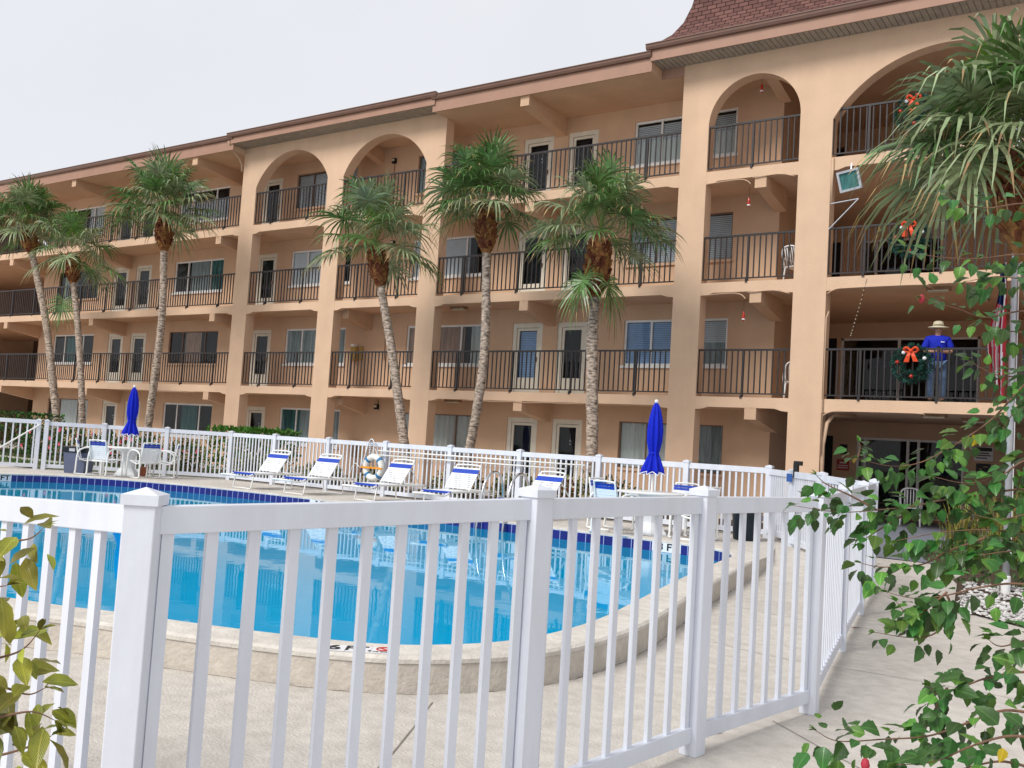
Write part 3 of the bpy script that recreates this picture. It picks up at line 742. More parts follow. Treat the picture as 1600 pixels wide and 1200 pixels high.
# roof: fascia, gutters, soffits, mansard
def eave(x0, x1, yo, zb, hf, name='fascia', ret=(False, False), col='trimpaint'):
    mb = MB(); mb.box(x0, x1, yo, yo + .03, zb, zb + hf)
    for xx, s in ((x0, ret[0]), (x1, ret[1])):
        if s: mb.box(xx - (0 if xx == x0 else .03), xx + (.03 if xx == x0 else 0), yo + .03, D0 + .1, zb, zb + hf)
    o = bpart(mb, name, M[col])
    g = MB(); gz = zb + hf - .06
    pr = [(yo - .004, gz), (yo - .07, gz + .015), (yo - .10, gz + .07), (yo - .105, gz + .125), (yo - .125, gz + .13), (yo - .125, gz + .15), (yo - .004, gz + .15)]
    a, b = x0 - (.10 if ret[0] else 0), x1 + (.10 if ret[1] else 0)
    for (p, q) in zip(pr, pr[1:] + pr[:1]): g.quad((a, p[0], p[1]), (b, p[0], p[1]), (b, q[0], q[1]), (a, q[0], q[1]))
    g.add([(a, p[0], p[1]) for p in pr], [tuple(range(len(pr)))]); g.add([(b, p[0], p[1]) for p in pr], [tuple(reversed(range(len(pr))))])
    g.build('gutter', M['gutter'], o)
    return o
eave(XL, -26.45, 20.88, 10.80, .40)
eave(-17.72, -10.72, 20.88, 10.80, .40)
eave(-26.56, -17.62, 20.84, 11.0, .26, ret=(True, True))
eave(-10.75, XR, 20.84, 11.05, .32, ret=(True, False))
def soffit(x0, x1, z, yo):
    mb = MB(); k = 0; x = x0
    while x < x1 - .01:
        e = min(x + .13, x1)
        mb.box(x, e - .018, yo, D0 + .001, z, z + .03); mb.box(e - .018, e, yo, D0 + .001, z + .018, z + .034); x = e
    bpart(mb, 'soffit', M['soffit'])
soffit(-26.53, -17.65, 10.995, 20.875)
soffit(-10.72, XR, 11.045, 20.875)
mb = MB(); mb.box(-10.72, -10.112, D0, D0 + .03, 10.80, 11.3); bpart(mb, 'soffit_end', M['trimpaint'])
for a, b in ((-26.555, -26.535), (-17.629, -17.615)):
    mb = MB(); mb.box(a, b, 20.93, D0 - .002, 10.79, 10.99 if a < -12 else 11.04); bpart(mb, 'soffit_end', M['stucco'])
# sloping flat-roof surface behind the gutters
mb = MB(); mb.box(XL, XR, 20.95, LY + 3.3, 11.12, 11.22); bpart(mb, 'roof', M['gutter'])
mb = MB(); mb.box(-26.5, -17.65, 20.9, 22.0, 11.27, 11.34); bpart(mb, 'roof', M['gutter'])
def mansard(xh, xe, sgn):
    prof = [(20.82, 11.47), (20.98, 11.56), (21.22, 11.80), (21.42, 12.15), (21.56, 12.6), (21.66, 13.15), (21.72, 14.2)]
    mb = MB(); L = 0
    for (p, q) in zip(prof, prof[1:]):
        d = math.hypot(q[0] - p[0], q[1] - p[1])
        a0 = xh + sgn * (p[0] - 20.82); a1 = xh + sgn * (q[0] - 20.82)
        mb.quad((a0, p[0], p[1]), (xe, p[0], p[1]), (xe, q[0], q[1]), (a1, q[0], q[1]), uv=[(a0, L), (xe, L), (xe, L + d), (a1, L + d)])
        mb.quad((a0, LY, p[1]), (a0, p[0], p[1]), (a1, q[0], q[1]), (a1, LY, q[1]), uv=[(LY, L), (p[0], L), (q[0], L + d), (LY, L + d)])
        L += d
    mb.quad((a1, 21.72, 14.2), (xe, 21.72, 14.2), (xe, LY, 14.2), (a1, LY, 14.2), uv=[(0, 0), (1, 0), (1, 1), (0, 1)])
    bpart(mb, 'mansard_roof', M['shingle'])
mansard(-10.78, XR, 1)
# downspouts and conduits
def pipe(path, r, name='conduit', mt='pvc', k=6): 
    mb = MB(); mb.tube(path, r, 8); return bpart(mb, name, M[mt], smooth=True)
pipe([(-26.62, 20.8, 11.1), (-26.62, 20.86, 10.98), (-26.62, 21.3, 10.62), (-26.62, 21.44, 10.45), (-26.62, 21.46, 10.2)], .035, 'downspout')
pipe([(-6.33, D0 + .06, 0), (-6.33, D0 + .06, 1.75), (-6.27, D0 + .1, 2.25), (-6.2, D0 + .3, 2.45), (-6.05, D0 + 1.6, 2.5)], .045, 'downspout')
pipe([(-6.345, D0 - .02, 1.55), (-6.345, D0 - .02, 4.6), (-6.30, D0 - .0, 4.75)], .016)
pipe([(-6.34, D0 - .02, 7.2), (-6.34, D0 - .02, 8.25)], .03)
for k in (1, 2):
    zc = FH * k - .215
    pipe(smooth_path([(-6.35, D0 - .012, zc - .12), (-6.2, D0 - .012, zc - .03), (-5.9, D0 - .012, zc + .0), (-4.4, D0 - .012, zc + .005), (-4.25, D0 + .1, zc - .03), (-4.2, D0 + .45, zc - .02)], 4), .014)
for z in (2 * FH - .23, 3 * FH - .23):
    pipe(smooth_path([(-9.35, D0 - .012, z - .03), (-8.6, D0 - .012, z), (-8.35, D0 - .012, z - .05), (-8.25, D0 - .012, z - .15)], 4), .012)
    pipe(smooth_path([(-8.2, D0 - .012, z), (-7.6, D0 - .012, z + .03), (-7.2, D0 - .012, z - .06)], 4), .012)
for (xa, xb, z) in ((-35, -30.5, 2 * FH - .21), (-31, -28.2, FH - .215), (-16.2, -12.3, FH - .215), (-38, -36.5, 2 * FH - .215)):
    N = 10; pipe([(xa + (xb - xa) * i / N, D0 - .008, z - .018 * math.sin(math.pi * i / N) + .012 * math.sin(i * 2.1)) for i in range(N + 1)], .009)

# wall fixtures
def wall_lamp(x, z, label):
    t = empty('wall_lamp', label, 'wall lamp', (x, WY, z), group='lamps on the arcade wall')
    mb = MB(); mb.box(-.07, .07, -.10, 0, -.08, .08); mb.build('housing', M['black'], t)
    mb = MB(); mb.box(-.05, .05, -.125, -.101, -.02, .05); mb.build('lens', M['lamp_glass'], t)
    return t
for x, z, zz, l in ((-20.93, 10.33, 'top', 'black box lamp on the wall inside the right small arch on the top floor'), (-20.80, 4.9, '2', 'black box lamp on the second floor wall partly behind a leaning palm trunk'), (-20.95, 2.30, '1', 'black box lamp hung by a conduit on the ground floor wall above the life ring')):
    t = wall_lamp(x, z, l)
    mb = MB(); mb.tube([(0, -.02, -.08), (0, -.02, -1.1)] if zz != '1' else [(.03, -.02, .08), (.03, -.02, .24)], .014, 6); mb.build('conduit', M['brass'], t)
wall_lamp(-20.75, 7.6, 'black box lamp on the third floor wall behind the palm crown by the middle pier')
def cabinet(x, z, label, mt):
    t = empty('hose_cabinet', label, 'cabinet', (x, WY, z), group='cabinets under the arcade')
    mb = MB(); mb.box(-.11, .11, -.16, 0, -.34, .12); mb.build('body', M[mt], t)
    mb = MB(); mb.box(-.08, .08, -.2, -.02, .12, .2); mb.build('cap', M['vine_white'], t)
    mb = MB(); mb.box(.2, .32, -.05, 0, -.33, .14); mb.build('panel', M['yellow_box'], t)
cabinet(-22.06, 4.12, 'ochre cabinet with a white cap on the second floor arcade wall', 'yellow_box')
cabinet(-21.75, .98, 'brown mottled cabinet with a white cap on the ground floor arcade wall', 'brass')
def soffit_light(x, y, z, label):
    t = empty('ceiling_light', label, 'ceiling light', (x, y, z), group='walkway ceiling lights')
    mb = MB(); mb.box(-.24, .24, -.12, .12, -.07, 0); mb.build('housing', M['brass'], t)
    mb = MB(); mb.box(-.21, .21, -.09, .09, -.10, -.07); mb.build('diffuser', M['lamp_glass'], t)
for x, y, k, l in ((-4.15, 22.1, 1, 'flat tan ceiling light under the second floor slab above the lobby door'), (-4.15, 22.1, 2, 'flat tan ceiling light under the third floor slab above the man in the hat'),
                   (-3.6, 23.6, 1, 'second ceiling light further back above the ground floor lobby'), (-3.6, 23.6, 2, 'second ceiling light further back above the second floor lobby doors'),
                   (-17.3, 22.2, 1, 'small ceiling light beside the middle pier on the ground floor'), (-17.3, 22.2, 2, 'small ceiling light beside the middle pier on the second floor'), (-17.3, 22.2, 3, 'small ceiling light beside the middle pier on the third floor')):
    soffit_light(x, y, FH * k - .171, l)
fl = empty('floodlight', 'square floodlight with a pale frame hanging under the fourth floor slab beside the right pier', 'floodlight', (-5.93, D0 - .12, 7.66))
mb = MB(); R0 = Matrix.Rotation(R(-10), 4, 'Y') @ Matrix.Rotation(R(15), 4, 'X')
def rb(x0, x1, y0, y1, z0, z1):
    c = Vector(((x0 + x1) / 2, (y0 + y1) / 2, (z0 + z1) / 2)); r3 = R0.to_3x3()
    mb.obox(r3 @ c, r3 @ Vector(((x1 - x0) / 2, 0, 0)), r3 @ Vector((0, (y1 - y0) / 2, 0)), r3 @ Vector((0, 0, (z1 - z0) / 2)))
rb(-.24, .24, -.05, .06, .18, .23); rb(-.24, .24, -.05, .06, -.23, -.18); rb(-.24, -.19, -.05, .06, -.18, .18); rb(.19, .24, -.05, .06, -.18, .18); rb(-.2, .2, .07, .13, -.19, .19)
mb.build('housing', M['pole'], fl)
mb = MB(); rb(-.19, .19, -.02, .06, -.18, .18); mb.build('lens', M['curtain_teal'], fl)
mb = MB(); mb.tube([(.2, .05, -.42), (-.42, .09, -.47)], .014, 6); mb.tube([(.2, .05, -.42), (-.44, .09, -1.05)], .014, 6); mb.tube([(0, .08, .2), (0, .14, .42)], .02, 6); mb.build('bracket', M['pole'], fl)
def sign(name, label, x, z, w_, h_, base, inkm, rows, y=LY):
    t = empty(name, label, 'sign', (x, y, z)); mb = MB(); mb.box(-w_ / 2, w_ / 2, -.02, 0, -h_ / 2, h_ / 2); mb.build('board', M[base], t)
    mb = MB()
    for (r0, r1, a, b) in rows: mb.box(-w_ / 2 + w_ * a, -w_ / 2 + w_ * b, -.026, -.02, -h_ / 2 + h_ * r0, -h_ / 2 + h_ * r1)
    mb.build('lettering', M[inkm], t)
sign('notice_sign', 'small red notice on the lobby wall left of the glass door', -7.42, 1.36, .34, .30, 'sign_red', 'sign_white', [(.65, .78, .25, .75), (.4, .48, .1, .9), (.2, .28, .1, .9)])
sign('notice_sign', 'small dark lamp plate above the red notice on the lobby wall', -7.42, 1.80, .2, .26, 'black', 'pole', [(.3, .5, .25, .75)])
sign('notice_sign', 'white lettered black board on the wall right of the lobby door', -3.9, 1.86, .44, .36, 'sign_white', 'sign_black', [(.68, .95, .05, .95), (.5, .58, .1, .8), (.34, .42, .15, .9), (.16, .24, .1, .7)])
sign('notice_sign', 'small black plate below the white lettered board right of the lobby', -3.9, 1.5, .34, .22, 'sign_black', 'brass', [(.3, .45, .2, .4), (.55, .7, .5, .8)])
sign('notice_sign', 'blue and white notice on the third floor lobby wall', -7.5, 2 * FH + .95, .36, .26, 'sign_blue', 'sign_white', [(.62, .85, .1, .9), (.1, .35, .1, .9)])

# ------------------------------------------------------------------ fences
CAPH = .075
def fence_post(fence, x, y, z0, z1, ang, s=.05):
    ux = Vector((math.cos(ang), math.sin(ang), 0)); uy = Vector((-ux.y, ux.x, 0)); uz = Vector((0, 0, 1))
    mb = MB(); mb.obox((x, y, (z0 + z1 - .03) / 2), ux * s, uy * s, uz * ((z1 - .03 - z0) / 2))
    p = mb.build('post', M['vinyl'], fence, bevel=.004)
    mb = MB(); c = Vector((x, y, z1 - .038)); k = s + .008
    mb.obox(c, ux * k, uy * k, uz * .016)
    P = [c + uz * .016 + ux * a * k + uy * b * k for a, b in ((-1, -1), (1, -1), (1, 1), (-1, 1))]
    mb.add(P + [c + uz * .038], [(0, 1, 4), (1, 2, 4), (2, 3, 4), (3, 0, 4)])
    mb.build('cap', M['vinyl'], p)
def fence_panel(fence, A, B, zt0, zt1, zb0, zb1, npk, pw=.0195, inset=.045, rail_h=.044, ph=.011, edge=None):
    A = Vector((*A, 0)); B = Vector((*B, 0)); d = (B - A); L = d.length; u = d / L; nn = Vector((-u.y, u.x, 0))
    def P(t, z): return A + u * t + Vector((0, 0, z))
    def slab(t0, t1, fz, h, w):
        for (a, b) in ((t0, t1),):
            q = [P(a, fz(a) - h), P(b, fz(b) - h), P(b, fz(b) + h), P(a, fz(a) + h)]
            mb.add([p - nn * w for p in q] + [p + nn * w for p in q], [(0, 1, 2, 3), (7, 6, 5, 4), (0, 4, 5, 1), (1, 5, 6, 2), (2, 6, 7, 3), (3, 7, 4, 0)])
    ztop = lambda t: zt0 + (zt1 - zt0) * t / L
    zbot = lambda t: zb0 + (zb1 - zb0) * t / L
    mb = MB(); slab(inset, L - inset, ztop, rail_h, .022)
    tr = mb.build('top_rail', M['vinyl'], fence, bevel=.003)
    mb = MB(); slab(inset, L - inset, zbot, rail_h * .9, .022)
    mb.build('bottom_rail', M['vinyl'], fence, bevel=.003)
    mb = MB()
    for i in range(npk):
        t = inset + (L - 2 * inset) * ((i + .72) / (npk + .44) if edge is None else (i + edge) / (npk - 1 + 2 * edge))
        z0, z1 = zbot(t) + rail_h * .8, ztop(t) - rail_h * .9
        mb.obox(P(t, (z0 + z1) / 2), u * pw, nn * ph, Vector((0, 0, (z1 - z0) / 2)))
    mb.build('picket_panel', M['vinyl'], fence)
near = empty('picket_fence', 'white vinyl picket fence curving round the near side of the pool', 'fence', (0, 0, 0))
NP = [(-4.12, 1.885, 1.06, -.24), (-2.615, 1.842, 1.127, -.24), (-2.165, 3.39, 1.172, -.21), (-2.0, 4.75, 1.18, -.2), (-1.80, 6.06, 1.18, -.2), (-2.22, 8.25, 1.185, -.2), (-2.63, 10.45, 1.19, -.2), (-2.98, 12.34, 1.2, -.18)]
NPK = [10, 11, 8, 8, 15, 15, 12]
for i, (x, y, zt, zb) in enumerate(NP):
    a = NP[min(i + 1, len(NP) - 1)]; b = NP[max(i - 1, 0)]
    fence_post(near, x, y, zb, zt, math.atan2(a[1] - b[1], a[0] - b[0]), .049)
for i in range(len(NP) - 1):
    a, b = NP[i], NP[i + 1]
    fence_panel(near, a[:2], b[:2], a[2] - .103, b[2] - .103, a[3] + .11, b[3] + .11, NPK[i], edge=.22)
far = empty('picket_fence', 'long white picket fence behind the sun loungers in front of the building', 'fence', (0, 0, 0))
FP = [(-23.3, 13.4), (-22.45, 14.45), (-21.25, 15.45), (-19.9, 16.4), (-18.25, 16.4), (-16.4, 16.4), (-14.6, 16.4), (-12.75, 16.4), (-10.95, 16.4), (-9.1, 16.4), (-7.27, 16.4), (-5.72, 16.4)]
for i, (x, y) in enumerate(FP):
    a = FP[min(i + 1, len(FP) - 1)]; b = FP[max(i - 1, 0)]
    fence_post(far, x, y, 0, 1.27, math.atan2(a[1] - b[1], a[0] - b[0]), .052)
for a, b in zip(FP, FP[1:]):
    L = math.dist(a, b); fence_panel(far, a, b, 1.165, 1.165, .10, .10, round(L / .122) - 1, .018, rail_h=.05)
gate = empty('fence_gate', 'white picket gate with a black latch at the right corner of the back fence', 'gate', (0, 0, 0))
GP = [(-5.72, 16.4), (-4.93, 15.26), (-4.13, 14.07), (-2.98, 12.34)]
for i in (1, 2): fence_post(gate if i == 1 else far, GP[i][0], GP[i][1], 0 if i < 2 else -.02, 1.25 - .01 * i, math.atan2(-1.7, 1.15), .06)
fence_panel(gate, GP[0], GP[1], 1.15, 1.14, .13, .13, 10, .018, rail_h=.05)
fence_panel(far, GP[1], GP[2], 1.14, 1.13, .10, .08, 11, .018, rail_h=.05)
fence_panel(far, GP[2], GP[3], 1.13, 1.09, .08, -.08, 15, .018, rail_h=.05)
mb = MB(); mb.box(-4.90, -4.83, 15.14, 15.22, 1.1, 1.33); mb.box(-4.9, -4.77, 15.15, 15.21, 1.29, 1.36); mb.build('latch', M['black'], gate)
mb = MB(); mb.obox((-4.96, 15.16, 1.09), Vector((.05, -.02, 0)), Vector((.002, .005, 0)), Vector((0, 0, .065))); mb.build('plate', M['sign_blue'], gate)
lg = empty('fence_gate', 'white picket gate with a slanting closer rod at the far left corner', 'gate', (0, 0, 0))
fence_panel(lg, (-23.36, 13.3), (-24.3, 12.0), 1.19, 1.19, .1, .1, 9, .018, rail_h=.05)
fence_post(lg, -23.40, 13.25, 0, 1.27, .9, .05)
fence_post(lg, -24.32, 11.95, 0, 1.27, .9, .05)
mb = MB(); mb.tube([(-23.33, 13.22, 1.12), (-23.9, 12.35, .35)], .018, 6); mb.build('closer_rod', M['tube'], lg)

# ------------------------------------------------------------------ pool furniture
def make_lounger(label):
    t = empty('sun_lounger', label, 'sun lounger', group='strap sun loungers along the back fence')
    wd = .31; zb = .34
    mb = MB(); foot = [(wd, 1.95, zb), (wd, 1.2, zb), (wd, .5, zb - .005), (wd, .28, zb - .06), (wd - .02, .1, zb - .05), (wd - .1, .0, zb - .03), (0, -.02, zb - .025)]
    pth = foot + [(-x, y, z) for (x, y, z) in reversed(foot[:-1])]
    mb.tube(smooth_path(pth, 4), .019, 8); mb.tube([(wd, 1.95, zb), (-wd, 1.95, zb)], .019, 8); mb.tube([(wd, 1.15, zb), (-wd, 1.15, zb)], .016, 6)
    mb.build('bed_frame', M['tube'], t, smooth=True)
    for y in (.48, 1.62):
        mb = MB(); s = -.05 if y < 1 else .05
        mb.tube(smooth_path([(wd - .02, y, zb - .01), (wd - .03, y + s, .05), (wd - .05, y + s, .016), (0, y + s, .016), (-wd + .05, y + s, .016), (-wd + .03, y + s, .05), (-wd + .02, y, zb - .01)], 3), .016, 6)
        mb.build('leg', M['tube'], t, smooth=True)
    yh, yt, zt = 1.16, 1.56, .86
    mb = MB(); mb.tube(smooth_path([(wd - .02, yh, zb + .01), (wd - .02, yt - .04, zt - .05), (wd - .06, yt, zt), (0, yt + .01, zt + .012), (-wd + .06, yt, zt), (-wd + .02, yt - .04, zt - .05), (-wd + .02, yh, zb + .01)], 4), .018, 8)
    b = mb.build('backrest', M['tube'], t, smooth=True)
    mb = MB(); mb.tube([(wd - .04, yt - .1, zt - .15), (wd - .04, 1.78, zb + .02)], .012, 6); mb.tube([(-wd + .04, yt - .1, zt - .15), (-wd + .04, 1.78, zb + .02)], .012, 6); mb.build('prop', M['tube'], b)
    mb = MB()
    for i in range(13):
        y = .47 + i * .052; mb.box(-wd - .02, wd + .02, y, y + .044, zb + .012, zb + .022)
    mb.build('seat_straps', M['straps'], t)
    mb = MB(); mb.box(-wd - .022, wd + .022, .425, .458, zb - .022, zb + .022); mb.build('foot_strap', M['blue_strap'], t)
    u = Vector((0, yt - yh, zt - zb)).normalized(); nb = Vector((0, -u.z, u.y)); L = math.hypot(yt - yh, zt - zb)
    mb = MB(); mw = MB()
    for i in range(11):
        s = .05 + i * (L - .12) / 11; c = Vector((0, yh, zb)) + u * (s + .024) + nb * .018
        (mb if i in (8, 9) else mw).obox(c, Vector((wd + .004, 0, 0)), u * (.0255 if i in (8, 9) else .0175), nb * .004)
    mw.build('back_straps', M['straps'], t); mb.build('head_band', M['blue_strap'], t)
    return t
LL = [(-16.95, 13.95, 'blue banded white strap lounger furthest left in the row'), (-15.37, 14.02, 'second blue banded strap lounger from the left, just left of the life ring'), (-13.62, 14.3, 'blue banded strap lounger just right of the life ring'), (-11.72, 14.3, 'blue banded strap lounger under the rescue pole, fourth from the left'), (-9.75, 13.9, 'last lounger on the right, only its blue banded back showing by the ladder')]
lo = None
for i, (x, y, l) in enumerate(LL):
    if lo is None: lo = make_lounger(l); lo.location = (x, y, .008); lo.rotation_euler = (0, 0, R(2))
    else: dup(lo, (x, y, .008), R((2, 3, -2, 4, -8)[i]), l)
def make_chair(label):
    t = empty('patio_chair', label, 'chair', group='strap patio chairs')
    for s in (-1, 1):
        x = s * .27; mb = MB()
        mb.tube(smooth_path([(x, -.26, .02), (x, -.29, .1), (x, -.28, .5), (x, -.2, .63), (x, -.02, .66), (x, .16, .62), (x, .25, .5), (x, .27, .1), (x, .25, .02)], 4, True), .019, 7)
        mb.build('side_frame', M['tube'], t, smooth=True)
    mb = MB(); p = [(.23, -.24, .40), (.23, .18, .36), (.23, .3, .80), (.19, .32, .84), (0, .325, .85), (-.19, .32, .84), (-.23, .3, .80), (-.23, .18, .36), (-.23, -.24, .40)]
    mb.tube(smooth_path(p, 4), .016, 7); mb.tube([(.27, -.22, .40), (-.27, -.22, .40)], .016, 6); mb.tube([(.27, .2, .36), (-.27, .2, .36)], .016, 6)
    mb.build('seat_frame', M['tube'], t, smooth=True)
    mb = MB()
    for i in range(8): y = -.22 + i * .052; mb.box(-.24, .24, y, y + .044, .405 - i * .005, .413 - i * .005)
    mb.build('seat_straps', M['straps'], t)
    u = Vector((0, .12, .44)).normalized(); nb = Vector((0, -u.z, u.y)); mb = MB(); mw = MB()
    for i in range(9):
        c = Vector((0, .18, .37)) + u * (.05 + i * .048); (mb if i >= 7 else mw).obox(c + nb * .015, Vector((.24, 0, 0)), u * .021, nb * .005)
    mw.build('back_straps', M['straps'], t); mb.build('head_band', M['blue_strap'], t)
    return t
def make_table(label, loc):
    t = empty('patio_table', label, 'table', loc, group='round umbrella tables')
    mb = MB(); mb.lathe((0, 0, 0), [(.50, .66), (.53, .67), (.535, .69), (.52, .70), (.03, .703)], 32); mb.build('tabletop', M['tube'], t, smooth=False)
    mb = MB(); mb.lathe((0, 0, 0), [(.30, .0), (.30, .03), (.16, .2), (.14, .4), (.26, .66)], 6); mb.build('pedestal', M['straps'], t)
    return t
def make_umbrella(label, loc, hgt=2.2):
    t = empty('closed_umbrella', label, 'umbrella', loc, group='closed blue umbrellas')
    mb = MB(); mb.lathe((0, 0, 0), [(.021, .02), (.021, hgt - .04)], 12); mb.build('pole', M['tube'], t, smooth=True)
    mb = MB(); mb.lathe((0, 0, 0), [(.23, 0), (.23, .05), (.05, .09), (.04, .3)], 20); mb.build('base', M['tube'], t)
    zb = .98
    prof = [(.17, zb), (.155, zb + .1), (.11, zb + .24), (.08, zb + .33), (.075, zb + .36), (.085, zb + .42), (.11, zb + .56), (.115, zb + .75), (.10, zb + .92), (.075, zb + 1.06), (.045, zb + 1.16), (.018, zb + 1.2)]
    def fold(r, z, a):
        k = max(0, 1 - (z - zb) / 1.2); q = r * (1 + (.16 + .12 * k) * math.cos(8 * a) + .07 * math.sin(3 * a + z * 3))
        zz = z + (.05 * abs(math.sin(4 * a)) if z == zb else 0); return q, zz
    mb = MB(); mb.lathe((0, 0, 0), prof, 64, fn=fold); c = mb.build('canopy', M['blue_canvas'], t, smooth=True)
    mb = MB(); P = []
    for j in range(64):
        a = 2 * math.pi * j / 64; rr, zz = fold(.17, zb, a); P.append((rr * 1.01 * math.cos(a), rr * 1.01 * math.sin(a), zz))
    mb.tube(P, .008, 5, closed=True); mb.build('piping', M['trim_white'], c)
    mb = MB(); mb.lathe((0, 0, 0), [(.085, zb + .335), (.09, zb + .345), (.09, zb + .365), (.085, zb + .375)], 24); mb.build('tie', M['blue_canvas'], c)
    mb = MB(); mb.ball((0, 0, hgt), .035, n=10); mb.build('finial', M['vine_white'], t, smooth=True)
    return t
T1 = (-21.05, 14.25); T2 = (-7.05, 14.55)
make_table('round white table under the left closed umbrella by the grey bin', (*T1, .008)); make_umbrella('closed blue umbrella standing over the left table', (*T1, .008), 2.2)
make_table('round white table under the right closed umbrella', (*T2, .008)); make_umbrella('closed blue umbrella standing over the right table', (*T2, .008), 2.2)
CH = [(T1, -.5, -.72, 'strap chair nearest the grey bin, left of the left table'), (T1, .25, -.78, 'strap chair facing away from the pool in front of the left table'), (T1, .72, -.05, 'strap chair seen from behind at the right side of the left table'), (T1, .6, .62, 'strap chair at the far right of the left table next to the fence'),
      (T2, -.78, .05, 'strap chair at the left side of the right table'), (T2, -.22, -.8, 'strap chair with its blue band in front of the right table'), (T2, .1, .8, 'strap chair behind the right table against the fence'), (T2, .8, -.05, 'strap chair right of the right table, mostly behind the fence post')]
CH = [(T[0] + dx, T[1] + dy, math.atan2(dy, dx) - math.pi / 2, l) for T, dx, dy, l in CH]
c0 = None
for x, y, r_, l in CH:
    r_ = r_ 
    if c0 is None: c0 = make_chair(l); c0.location = (x, y, .008); c0.rotation_euler = (0, 0, r_)
    else: dup(c0, (x, y, .008), r_, l)
def bin_(label, loc, mt, square):
    t = empty('trash_bin', label, 'bin', loc); mb = MB()
    if square:
        P = []
        for (h, z) in ((.235, 0), (.235, .02), (.27, .5), (.275, .515)):
            P.append([(sx * h, sy * h, z) for sx, sy in ((-1, -1), (1, -1), (1, 1), (-1, 1))])
        for a, b in zip(P, P[1:]):
            for i in range(4): mb.quad(a[i], a[(i + 1) % 4], b[(i + 1) % 4], b[i])
        mb.add(P[0], [(3, 2, 1, 0)])
        mb.build('body', M[mt], t, bevel=.02)
        mb = MB()
        for (h, z0, z1) in ((.285, .5, .62), (.295, .62, .645)): mb.box(-h, h, -h, h, z0, z1)
        mb.build('rim', M['bin_dark'], t, bevel=.01)
        mb = MB(); mb.box(-.12, .02, -.302, -.286, .53, .60); mb.build('handle', M['pole'], t)
    else:
        mb.lathe((0, 0, 0), [(.20, 0), (.22, .02), (.25, .5), (.255, .52)], 28); mb.build('body', M[mt], t, smooth=False)
        mb = MB(); mb.lathe((0, 0, 0), [(.27, .50), (.27, .55), (.24, .58), (.05, .6)], 28); mb.build('lid', M[mt], t)
    return t
b_ = bin_('square grey trash bin with a black rim by the far left fence', (-22.0, 13.55, .008), 'bin_grey', True); b_.rotation_euler = (0, 0, R(32))
bin_('round black trash bin behind the near fence at the right end of the deck', (-5.75, 15.5, .008), 'bin_dark', False)
mb = MB(); mb.lathe((0, 0, 0), [(.09, 0), (.12, .2), (.13, .22)], 16); o = mb.build('flower_pot', M['clay']); o.location = (-21.1, 14.75, .008); tag(o, 'small terracotta pot on the deck behind the left patio chairs', 'flower pot')
# life ring, rescue pole and net on the fence
lr = empty('life_ring', 'white life ring with blue bands and a yellow strap on the back fence', 'life ring', (-14.82, 16.27, .64))
mb = MB(); mw = MB(); N = 48
for i in range(N):
    a0 = 2 * math.pi * i / N; a1 = 2 * math.pi * (i + 1) / N; am = math.degrees((a0 + a1) / 2) % 90
    (mb if 38 < am < 52 else mw).tube([(.24 * math.cos(a0), 0, .24 * math.sin(a0)), (.24 * math.cos(a1), 0, .24 * math.sin(a1))], .076 if 38 < am < 52 else .074, 10, caps=False)
mw.build('ring', M['ring_white'], lr, smooth=True); mb.build('band', M['ring_blue'], lr, smooth=True)
mb = MB(); mb.obox((0, -.078, -.005), Vector((.318, 0, 0)), Vector((0, .006, 0)), Vector((.0, 0, .022))); mb.ball((-.03, -.08, -.005), .03, n=8); mb.build('strap', M['yellow_strap'], lr)
mb = MB(); mb.tube([(-.12, -.02, .26), (.0, .0, .43), (.14, -.02, .24)], .008, 5); mb.tube([(-.16, -.02, -.25), (0, 0, -.40), (.16, -.02, -.25)], .008, 5); mb.build('rope', M['tube'], lr)
for z, l, x1 in ((1.03, 'upper white rescue pole resting along the back fence', -9.35), (.93, 'lower white rescue pole resting along the back fence', -9.8)):
    mb = MB(); mb.tube([(-14.75, 16.30, z), (x1, 16.30, z - .0)], .016, 8); o = mb.build('rescue_pole', M['tube'], smooth=True); tag(o, l, 'rescue pole')
nt_ = empty('leaf_net', 'dark blue pool net on a white hoop by the life ring', 'pool net', (-15.05, 16.28, 0))
mb = MB(); hoop = smooth_path([(-.14, 0, .66), (-.04, 0, 1.0), (.02, 0, 1.20), (.10, 0, 1.28), (.18, 0, 1.20), (.17, 0, 1.02), (.08, 0, .78)], 4)
mb.tube(hoop, .012, 6); mb.tube(smooth_path([(-.2, 0, .62), (-.38, 0, .7), (-.5, 0, .45), (-.48, 0, .1)], 4), .008, 5); mb.build('hoop', M['tube'], nt_, smooth=True)
mb = MB(); half = len(hoop) // 2
for i in range(1, half):
    mb.tube([hoop[i], hoop[-1 - i]], .0035, 4); mb.tube([hoop[i], hoop[-1 - min(half, i + 3)]], .0035, 4)
mb.tube([(-.08, .02, .9), (-.16, .02, .62), (-.2, .02, .5)], [.015, .03, .012], 8); mb.build('mesh_bag', M['net'], nt_)
for x, y, rz, l in ((-2.42, 9.5, .4, 'rust red fallen leaf on the path beside the fence foot'), (-2.05, 5.2, 1.2, 'tiny brown fallen leaf just outside the near fence'), (-1.2, 6.9, 2.2, 'small brown fallen leaf out on the open path')):
    mb = MB(); leaf_quad_v = [(-.05, 0, .006), (0, -.016, .014), (.055, .004, .01), (.005, .018, .004)]; mb.add(leaf_quad_v + [(v[0], v[1], v[2] - .003) for v in leaf_quad_v], [(0, 1, 2, 3), (7, 6, 5, 4)]); o = mb.build('fallen_leaf', M['clay']); o.location = (x, y, ground_z(x, y) + .004); o.rotation_euler = (0, 0, rz); tag(o, l, 'leaf')
